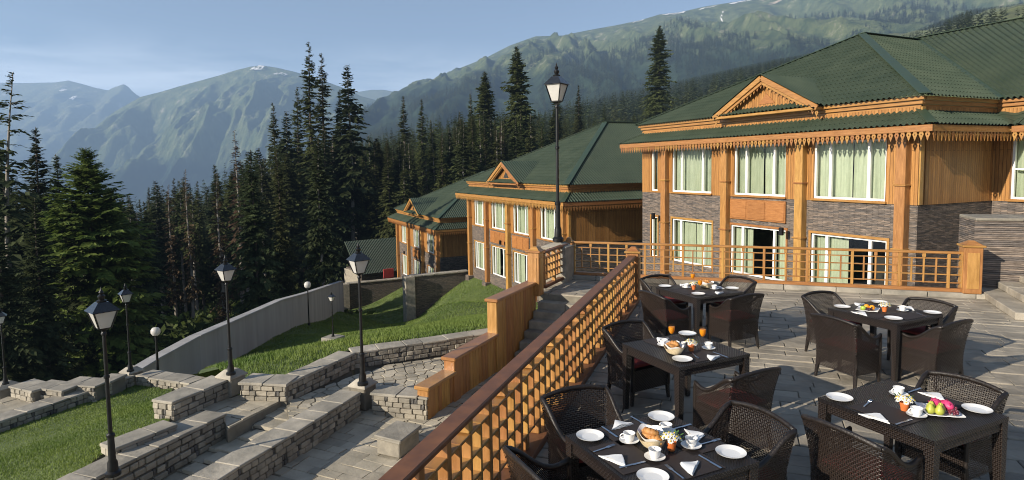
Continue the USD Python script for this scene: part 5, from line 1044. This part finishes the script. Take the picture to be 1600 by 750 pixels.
TABLES = {'A': (2.644, 3.296, 'dark wicker table nearest the foreground rail, cut by the lower edge', 'the nearest table'), 'B': (4.369, 5.010, 'dark wicker table second along the rail, with two juice glasses and a bread basket', 'the second rail table'),
          'C': (6.652, 7.301, 'dark wicker table farthest along the rail, with four chairs around it', 'the farthest rail table'), 'D': (7.732, 5.056, 'dark wicker table at the right back, with four chairs and a fruit plate', 'the back right table'),
          'E': (4.867, 2.956, 'dark wicker table at the right front, with pears and dragon fruit on it', 'the right front table')}
TB = None
for k, (x, y, lab, _) in TABLES.items():
    if TB is None: TB = thing('wicker_table', lab, 'table', (x, y, 0), 0, 'wicker dining tables', 1.0, world=False); make_table(TB)
    else: dup(TB, (x, y, 0), 0, lab)
CH = None
SIDES = {'+Y': (0, (0, 1)), '-Y': (180, (0, -1)), '+X': (-90, (1, 0)), '-X': (90, (-1, 0))}
for tb, side_, l_, r_, lab in [('C', '+Y', (1003, 437), (1042, 430), 'at the far left of the farthest rail table'), ('C', '-X', (998, 456), (1037, 466), 'with its back to the viewer, left front of the farthest rail table'), ('C', '+X', (1140, 433), (1180.6, 439.6), 'at the far right of the farthest rail table'),
    ('C', '-Y', (1151.6, 465.7), (1188, 462), 'at the right front of the farthest rail table'), ('D', '+Y', (1255.9, 462.7), (1294.4, 457), 'at the far left of the back right table'), ('D', '-X', (1276, 494), (1327, 505.7), 'with its back to the viewer, left front of the back right table'),
    ('D', '+X', (1429, 466), (1490, 479.6), 'at the far right of the back right table'), ('D', '-Y', (1475.6, 512.5), (1518.7, 500), 'at the right front of the back right table'), ('B', '+Y', (949.6, 512.4), (997.6, 501.7), 'between the rail and the second table along it'),
    ('B', '-Y', (1152, 591), (1212.8, 579.6), 'in front of the second table, sideways with its maroon seat showing'), ('A', '+Y', (856.8, 617.7), (929.3, 608), 'beside the rail at the far side of the nearest table'), ('A', '+X', (1151.6, 632.4), (1235.6, 666), 'at the right of the nearest table, its woven back sunlit'),
    ('A', '-X', (778, 718), (858, 742), 'just showing at the lower edge by the nearest table'), ('E', '+X', (1461, 585.7), (1565, 609.5), 'at the far right of the right front table, its back sunlit'), ('E', '-X', (1257, 650), (1370, 702), 'with its back to the viewer, at the right front table')]:
    m_ = (at(*l_, Z=.785) + at(*r_, Z=.785)) / 2; rz_, o = SIDES[side_]; tx, ty = TABLES[tb][:2]; c = np.array([m_[0] - o[0] * .285, m_[1] - o[1] * .285]); dist = (c[0] - tx) * o[0] + (c[1] - ty) * o[1]
    want = float(np.clip(dist, .55, .98)); c = c + np.array(o) * (want - dist); jz = float(rng.uniform(-4, 4)); lab = 'dark wicker armchair ' + lab
    if CH is None: CH = thing('wicker_armchair', lab, 'armchair', (c[0], c[1], 0), rz_ + jz, 'wicker armchairs', (.96, .80, 1.0), world=False); make_chair(CH)
    else: dup(CH, (c[0], c[1], 0), rz_ + jz, lab)

# ------------------------------------------------------------------ tableware and breakfast
TZ = .742
M['china'] = mat('white_china', (.74, .73, .71), (.80, .79, .77), 3., rough=.18, rnd=.03, rv=.02, coat=.3); M['linen'] = mat('white_linen', (.70, .70, .70), (.80, .80, .80), 30., rough=.9, bump=.0008, rnd=.03)
M['steel'] = mat('cutlery_steel', (.42, .44, .48), (.55, .57, .60), 4., rough=.22, metallic=1., rnd=.05); M['mat'] = mat('brown_placemat', (.018, .012, .0105), (.032, .022, .0185), 60., rough=.7, bump=.0006, rnd=.08)
M['glass_clear'] = usdkit.material(stage, '/World/Looks/drinking_glass', {'t': ('transparent_bsdf', {'color': (.97, .97, .97)}), 'g': ('glossy_bsdf', {'roughness': .03}), 'm': ('mix_closure', {'fac': .06})}, [('t.BSDF', 'm.closure1'), ('g.BSDF', 'm.closure2')], surface='m.closure'); M['juice'] = mat('orange_juice', (.85, .33, .012), (.92, .40, .02), 3., rough=.25, rnd=.03, trans=.35)
M['basket'] = mat('pale_basket', (.55, .43, .25), (.70, .58, .38), 40., rough=.8, bump=.003, bscale=60., rnd=.06); M['bread'] = mat('baked_crust', (.28, .10, .022), (.55, .29, .09), 14., rough=.6, bump=.003, bscale=30., rnd=.2)
M['terracotta'] = mat('orange_pot', (.50, .12, .028), (.62, .18, .045), 6., rough=.55, rnd=.08); M['petal'] = mat('white_petal', (.75, .75, .70), (.85, .84, .80), 8., rough=.8, rnd=.05, trans=.2); M['yolk'] = mat('flower_centre', (.65, .42, .02), (.75, .52, .05), 8., rough=.8)
M['leaf'] = mat('green_leaf', (.05, .12, .02), (.09, .18, .04), 8., rough=.6, rnd=.2); M['pear'] = mat('green_pear', (.34, .38, .045), (.48, .46, .08), 9., rough=.4, rnd=.12); M['apple'] = mat('green_apple', (.28, .42, .05), (.42, .50, .09), 9., rough=.3, rnd=.1)
M['dragon'] = mat('dragon_fruit_skin', (.50, .025, .12), (.68, .07, .19), 7., rough=.5, bump=.002, rnd=.08); M['grape'] = mat('dark_red_grape', (.10, .015, .03), (.20, .035, .05), 9., rough=.25, rnd=.2); M['grape_dark'] = mat('purple_grape', (.035, .012, .03), (.08, .025, .05), 9., rough=.25, rnd=.2); M['orange'] = mat('orange_skin', (.72, .26, .01), (.80, .34, .02), 30., rough=.4, bump=.001, rnd=.05)
PROTO = {}
def place(kind, label, cat, builder, xy, rot=0., z=TZ, group=None):
    p = at(*xy, Z=z) if not isinstance(xy, np.ndarray) else xy
    if kind in PROTO: return dup(PROTO[kind], p, rot, label, group)
    t = thing(kind, label, cat, p, rot, group, 1.0, world=False); builder(t); PROTO[kind] = t; return t
def b_plate(t): obj('rim', MB().lathe([(.062, .006), (.096, .017), (.1, .018), (.098, .013), (.06, 0)], n=40), M['china'], t, smooth=50, local=True); obj('well', MB().lathe([(0, .004), (.055, .004), (.062, .006)], n=40).lathe([(.06, 0.001), (0, .001)], n=40), M['china'], t, smooth=50, local=True)
def b_saucer(t): obj('rim', MB().lathe([(.03, .004), (.066, .015), (.07, .016), (.068, .012), (.035, 0)], n=32), M['china'], t, smooth=50, local=True); obj('well', MB().lathe([(0, .003), (.03, .004)], n=32), M['china'], t, smooth=50, local=True)
def b_cup(t):
    obj('bowl', MB().lathe([(0, .001), (.022, 0), (.024, .006), (.034, .02), (.042, .058), (.043, .062), (.040, .062), (.031, .02), (0, .012)], n=28), M['china'], t, smooth=50, local=True)
    a = np.linspace(-1.9, 1.9, 10); obj('handle', MB().tube(np.stack([.040 + .022 * np.cos(a), 0 * a, .035 + .018 * np.sin(a)], -1), .0042, 6), M['china'], t, smooth=True, local=True)
def b_napkin(t):
    for k, (s, z) in enumerate(((1., 0.), (.94, .006), (.86, .012))):
        a, b, c = np.array([-.11, -.05, z]), np.array([.11, -.045, z]), np.array([.01, .06, z]); u = np.linspace(0, 1, 7); P = np.array([[(a * (1 - i) + b * i) * (1 - j) + c * j for j in u] for i in u]); P[..., :2] *= s; P[..., 2] += .006 * np.sin(P[..., 0] * 40 + k) + .004
        obj('fold', MB().grid(P, None, .004), M['linen'], t, smooth=40, local=True)
def b_knife(t): obj('blade', MB().box((0, .055, .003), (.018, .10, .003), None, .001), M['steel'], t, local=True); obj('handle', MB().box((0, -.045, .004), (.014, .10, .006), None, .002), M['steel'], t, local=True)
def b_fork(t):
    obj('handle', MB().box((0, -.04, .004), (.012, .12, .004), None, .0015).box((0, .035, .004), (.024, .03, .003)), M['steel'], t, local=True)
    for k in range(4): obj('tine', MB().box((-.0096 + k * .0064, .07, .006), (.003, .042, .002)), M['steel'], t, local=True)
def b_glass(t):
    obj('stem_glass', MB().lathe([(0, .002), (.034, .002), (.034, .004), (.006, .01), (.005, .07), (.02, .085), (.034, .115), (.036, .15), (.033, .18)], n=24), M['glass_clear'], t, smooth=50, local=True)
    obj('juice', MB().lathe([(0, .078), (.018, .086), (.032, .116), (.034, .15), (.033, .158), (0, .158)], n=24), M['juice'], t, smooth=50, local=True)
def b_basket(t):
    th = np.linspace(0, 2 * pi, 33); prof = [(0., .004), (.6, .004), (.75, .02), (.95, .065), (1.02, .075), (.97, .072), (.72, .022), (0, .014)]
    P = np.array([[[.135 * r * math.cos(a), .095 * r * math.sin(a), z + (.018 * math.cos(2 * a) * max(0, r - .7) * 3 if z > .03 else 0)] for a in th] for r, z in prof]); obj('basket_body', MB().grid(P, flip=True), M['basket'], t, smooth=60, local=True)
    P2 = np.array([[[.125 * r * math.cos(a), .088 * r * math.sin(a), .03 + .05 * max(0, r - .5) * 2 + .006 * max(0, r - .9) * 10 * (1 + math.sin(5 * a))] for a in th] for r in (0.05, .5, .8, 1.0, 1.06)]); obj('liner', MB().grid(P2, flip=True), M['linen'], t, smooth=60, local=True)
def b_roll(t): obj('crust', MB().ball((0, 0, 0), .034, 3, .28, 4, (1.35, .9, .75)), M['bread'], t, smooth=True, local=True)
def b_croissant(t):
    a = np.linspace(-1.3, 1.3, 12); obj('crust', MB().tube(np.stack([.05 * np.sin(a), .04 * np.cos(a) - .02, 0 * a + .004 * np.sin(a * 9)], -1), .006 + .020 * np.cos(a * .85) ** 1.2 + .0025 * np.sin(a * 10), 9), M['bread'], t, smooth=True, local=True)
def b_pot(t):
    obj('pot', MB().lathe([(0, 0), (.024, 0), (.034, .055), (.037, .056), (.037, .066), (.033, .066), (.03, .05), (0, .048)], n=24), M['terracotta'], t, smooth=40, local=True); r = np.random.default_rng(12); lf = MB()
    for k in range(17):
        a, q = k * 2.4, .012 + .055 * math.sqrt((k + .5) / 17); c = np.array([q * math.cos(a), q * math.sin(a), .085 + .035 * (1 - (q / .067) ** 2) + r.uniform(-.006, .006)]); nz = unit([c[0] * 9, c[1] * 9, .8]); ux = unit(np.cross(nz, [.3, .9, .1])); uy = np.cross(nz, ux); m = MB()
        for j in range(9):
            b = j * 2 * pi / 9; d = ux * math.cos(b) + uy * math.sin(b); e = np.cross(nz, d); m.add([c + d * .004, c + d * .014 + e * .006 + nz * .001, c + d * .022 - nz * .002, c + d * .014 - e * .006 + nz * .001], [[0, 1, 2], [0, 2, 3]])
        f = obj('blossom', m, M['petal'], t, local=True); obj('flower_centre', MB().ball(c + nz * .003, .0055, 1), M['yolk'], f, smooth=True, local=True)
    for k in range(30):
        a = r.uniform(0, 6.3); q = r.uniform(.01, .06); c = np.array([q * math.cos(a), q * math.sin(a), r.uniform(.06, .1)]); d = unit([math.cos(a), math.sin(a), .5]); e = unit(np.cross(d, [0, 0, 1])); lf.add([c, c + d * .02 + e * .007, c + d * .04, c + d * .02 - e * .007], [[0, 1, 2], [0, 2, 3]])
    obj('foliage', lf, M['leaf'], t, local=True)
def b_squareplate(t):
    u = np.linspace(-1, 1, 13); X, Y = np.meshgrid(u, u, indexing='ij'); r = np.maximum(np.abs(X), np.abs(Y)); Z = .006 + .014 * np.clip((r - .6) / .4, 0, 1) ** 2 + .008 * np.clip(np.abs(X * Y) - .5, 0, 1); obj('dish', MB().grid(np.stack([X * .125, Y * .125, Z], -1), None, .005), M['china'], t, smooth=40, local=True)
def b_pear(t):
    obj('flesh', MB().lathe([(0, 0), (.016, .001), (.030, .014), (.033, .03), (.028, .046), (.018, .060), (.013, .072), (.006, .078), (0, .077)], n=18), M['pear'], t, smooth=True, local=True); obj('stalk', MB().tube([[0, 0, .075], [.004, 0, .085], [.01, .002, .094]], .0016, 5), M['bark'], t, local=True)
def b_apple(t): obj('flesh', MB().lathe([(0, .004), (.014, 0), (.030, .012), (.036, .032), (.030, .052), (.014, .060), (0, .052)], n=18), M['apple'], t, smooth=True, local=True); obj('stalk', MB().tube([[0, 0, .052], [.002, 0, .07]], .0015, 5), M['bark'], t, local=True)
def b_orange(t): obj('peel', MB().ball((0, 0, .034), .034, 3), M['orange'], t, smooth=True, local=True)
def b_dragon(t):
    obj('skin', MB().ball((0, 0, .04), .04, 3, .06, 3, (1.45, 1, 1)), M['dragon'], t, smooth=True, local=True); r = np.random.default_rng(5)
    for k in range(16):
        a, b = r.uniform(-1.1, 1.1), r.uniform(0, pi); n_ = np.array([math.sin(a), math.cos(a) * math.cos(b), math.cos(a) * math.sin(b)]); c = n_ * [.058, .04, .04] + [0, 0, .04]; e = unit(np.cross(n_, [1, .2, .1])); w = np.cross(e, n_); obj('scale', MB().add([c - e * .009, c + e * .009, c + n_ * .01 + w * .02, c - w * .008], [[0, 1, 2], [0, 3, 1], [1, 0, 2]]), M['dragon'], t, local=True)
def b_grapes(mm):
    def f(t):
        r = np.random.default_rng(8); m = MB()
        for k in range(34): m.ball((r.normal(0, .024), r.normal(0, .016), .012 + abs(r.normal(0, .013))), r.uniform(.009, .0115), 1)
        obj('berries', m, M[mm], t, smooth=True, local=True, kind='stuff'); obj('stalk', MB().tube([[.03, 0, .02], [.05, .004, .035]], .002, 5), M['bark'], t, local=True)
    return f
def b_creamer(t): obj('jug', MB().lathe([(0, 0), (.02, 0), (.026, .02), (.022, .045), (.026, .06), (.023, .06), (.018, .04), (0, .01)], n=20), M['china'], t, smooth=50, local=True); obj('spout', MB().box((.026, 0, .055), (.014, .012, .008), None, .003), M['china'], t, local=True)
NM = {k: v[3] for k, v in TABLES.items()}
# placemats
for tb, sides in (('A', '+Y -X -Y +X'), ('B', '-Y +Y'), ('C', '-X -Y'), ('D', '-X -Y'), ('E', '-X +X')):
    for sd in sides.split():
        rz_, o = SIDES[sd]; w = {'+Y': 'far left', '-Y': 'right front', '+X': 'far right', '-X': 'left front'}[sd]
        place('placemat', f'smooth brown placemat on the {w} side of {NM[tb]}', 'placemat', lambda t: obj('cloth', MB().box((0, 0, .0012), (.42, .30, .0024)), M['mat'], t, local=True), np.array([TABLES[tb][0] + o[0] * .28, TABLES[tb][1] + o[1] * .28, .7405]), rz_)
Zp = TZ + .001
for tb, its in {'A': [((922, 683), 'at the left corner'), ((1033, 653), 'at the far corner'), ((1142, 709), 'at the right corner'), ((1020, 747), 'cut by the lower edge of the photo')], 'B': [((1066, 562.5), 'nearest the viewer'), ((1074, 522.5), 'at the far corner')],
                'C': [((1039, 448), 'at the left'), ((1091, 460), 'nearest the viewer'), ((1144, 451.3), 'at the right')], 'D': [((1316, 480.3), 'at the left'), ((1396, 498.5), 'nearest the viewer'), ((1457, 489.4), 'at the right'), ((1374, 473), 'at the far corner')], 'E': [((1311.7, 623), 'at the left corner'), ((1526.6, 641.2), 'at the right corner')]}.items():
    for xy, w in its: place('plate', f'round white plate {w} of {NM[tb]}', 'plate', b_plate, xy, 0, Zp)
for tb, its in {'A': [((983, 690), 'left of the bread basket', 150), ((1023, 716), 'in front of the bread basket', 60), ((1080, 698), 'right of the flower pot', 40), ((1041, 676), 'behind the bread basket', 100)], 'B': [((1037, 540), 'left of the bread basket', 120), ((1107, 545), 'right of the flower pot', 20)],
                'C': [((1072, 450), 'left of the flower pot', 120), ((1116, 452), 'right of the bread basket', 30)], 'D': [((1410, 486), 'right of the flower pot', 10)], 'E': [((1432, 650), 'in front of the fruit dish', 150), ((1404, 617), 'behind the flower pot', 160)]}.items():
    for xy, w, rz_ in its:
        place('saucer', f'white saucer {w} on {NM[tb]}', 'saucer', b_saucer, xy, 0, Zp); p = at(*xy, Z=Zp); place('cup', f'white tea cup {w} on {NM[tb]}', 'cup', b_cup, p + [0, 0, .004], rz_)
for tb, its in {'A': [((967, 664), 'at the far left edge', 5), ((963, 718), 'at the left front edge', -70), ((1088, 681), 'at the far right edge', 250), ((1076, 730), 'at the right front edge', 35)], 'B': [((1032, 531), 'at the far left', 15), ((1112, 559), 'at the right front', 20)],
                'C': [((1066, 446), 'at the far left', 10), ((1121, 449.5), 'at the far right', 80), ((1122, 458), 'at the right front', 20)], 'D': [((1341, 476), 'at the far left', 10), ((1346, 490), 'at the left front', 270), ((1419, 481.5), 'at the far right', 270)], 'E': [((1369, 652), 'at the left front', -75), ((1461, 619), 'at the far right', 270)]}.items():
    for xy, w, rz_ in its: place('napkin', f'folded white napkin {w} of {NM[tb]}', 'napkin', b_napkin, xy, rz_, Zp + .002)
def between(kind, cat, lab, a, b, build):
    p, q = at(*a, Z=Zp + .002), at(*b, Z=Zp + .002); place(kind, lab, cat, build, (p + q) / 2, math.degrees(math.atan2(q[1] - p[1], q[0] - p[0])) - 90)
for a, b, lab in [((937, 665), (967, 685), 'left of the cup by the basket, on the nearest table'), ((967, 732), (1007, 722), 'beside the left front napkin of the nearest table'), ((1090, 711), (1127, 732), 'beside the right plate of the nearest table'), ((1050, 672), (1077, 664), 'behind the flowers on the nearest table'),
                  ((1115, 551), (1135, 558), 'beside the right front napkin of the second table'), ((1400, 664), (1423, 656), 'beside the left front napkin of the right front table'), ((1419, 614), (1438, 607), 'near the far edge of the right front table'), ((1432, 489), (1447, 495), 'beside the right plate of the back right table')]: between('knife', 'knife', 'steel knife ' + lab, a, b, b_knife)
for a, b, lab in [((927, 707), (962, 695), 'below the left plate of the nearest table'), ((1070, 750), (1037, 725), 'beside the cut plate of the nearest table'), ((1095, 695), (1125, 687), 'beside the far right napkin of the nearest table'), ((987, 652), (1010, 665), 'near the far corner of the nearest table'), ((1083, 553), (1090, 560), 'beside the nearest plate of the second table'), ((1352, 634), (1360, 627), 'at the left of the right front table')]: between('fork', 'fork', 'steel fork ' + lab, a, b, b_fork)
for xy, w in [((1049.4, 532.5), 'left behind the bread basket on the second table'), ((1097.8, 537), 'right of the flowers on the second table'), ((1082.3, 443), 'behind the flowers on the farthest table'), ((1093.8, 454), 'in front of the basket on the farthest table')]: place('juice_glass', f'stemmed glass of orange juice {w}', 'glass', b_glass, xy, 0, Zp)
rb7 = np.random.default_rng(77)
for tb, xy, rz_ in (('A', (1018, 696), 70), ('B', (1053, 552), 75), ('C', (1103, 449), 100)):
    place('bread_basket', f'pale bread basket with a white liner on {NM[tb]}', 'basket', b_basket, xy, rz_, Zp); c = at(*xy, Z=Zp); a = math.radians(rz_)
    for k, (u, v, z, w) in enumerate([(-.07, 0, .068, 'left'), (.07, .01, .07, 'right'), (0, -.035, .07, 'front'), (.0, .035, .075, 'rear'), (.01, 0, .098, 'topmost')]):
        q = c + [u * math.cos(a) - v * math.sin(a), u * math.sin(a) + v * math.cos(a), z]; kind = 'croissant' if k % 2 == 0 else 'bread_roll'
        place(kind, f'golden {"croissant" if k % 2 == 0 else "bread roll"}, {w} in the basket on {NM[tb]}', 'croissant' if k % 2 == 0 else 'bread roll', b_croissant if k % 2 == 0 else b_roll, q, float(rb7.uniform(0, 360)))
for tb, xy in (('A', (1049, 703)), ('B', (1080, 548)), ('C', (1084, 452.5)), ('D', (1382, 487)), ('E', (1413, 641))): place('flower_pot', f'orange pot of white daisies on {NM[tb]}', 'flower pot', b_pot, xy, 20 * xy[0], Zp)
place('creamer', 'small white cream jug beside the flowers on the second table', 'jug', b_creamer, (1068, 543), 0, Zp)
for tb, xy, rz_ in (('D', (1356, 485), 28), ('E', (1468, 644), 52)): place('fruit_dish', f'square white dish of fruit on {NM[tb]}', 'dish', b_squareplate, xy, rz_, Zp)
c = at(1468, 644, Z=Zp + .012); ca = lambda e, d_: c + ed(e, d_)
for e, d_, lab, kind, cat, b, rz_, z in [(-.085, -.02, 'green pear farthest left on the fruit dish', 'pear', 'pear', b_pear, 0, 0), (-.035, -.05, 'green pear at the front of the fruit dish', 'pear', 'pear', b_pear, 100, 0), (.0, -.01, 'green pear in the middle of the fruit dish', 'pear', 'pear', b_pear, 200, .0), (-.045, .03, 'green pear at the rear of the fruit dish', 'pear', 'pear', b_pear, 300, 0),
                                          (.015, .07, 'magenta dragon fruit at the rear of the fruit dish', 'dragon_fruit', 'dragon fruit', b_dragon, 20, 0), (.075, .03, 'magenta dragon fruit at the right of the fruit dish', 'dragon_fruit', 'dragon fruit', b_dragon, 70, .0)]: place(kind, lab, cat, b, ca(e, d_) + [0, 0, z], rz_)
place('grape_bunch', 'dark red grapes at the front of the dish with pears', 'grapes', b_grapes('grape'), ca(.07, -.055), 30)
c = at(1356, 485, Z=Zp + .012)
place('apple', 'green apple left on the fruit dish of the back right table', 'apple', b_apple, ca(-.06, .0), 0); place('orange', 'orange at the right of the dish on the back right table', 'orange', b_orange, ca(.06, .01), 0); place('orange', 'orange at the rear of the dish on the back right table', 'orange', b_orange, ca(.02, .065), 0)
place('purple_grape_bunch', 'purple grapes in the middle of the dish on the back right table', 'grapes', b_grapes('grape_dark'), ca(.0, -.03), 10)

# ------------------------------------------------------------------ haze
zmax = max(P1[..., 2].max(), P2m[..., 2].max(), P3m[..., 2].max()) + 20
hz = usdkit.material(stage, '/World/Looks/haze_look', {'v': ('principled_volume', {'color': HAZE_COLOR, 'density': HAZE_DENSITY, 'anisotropy': .1})}, [], volume='v.volume')
allp = np.vstack([q.reshape(-1, 3) for q in (P1, P2m, P3m, W)]); lo, hi = allp.min(0) - [60, 60, 1], allp.max(0) + [60, 60, 6]
obj('haze', MB().box((lo + hi) / 2, hi - lo), hz, kind='stuff')
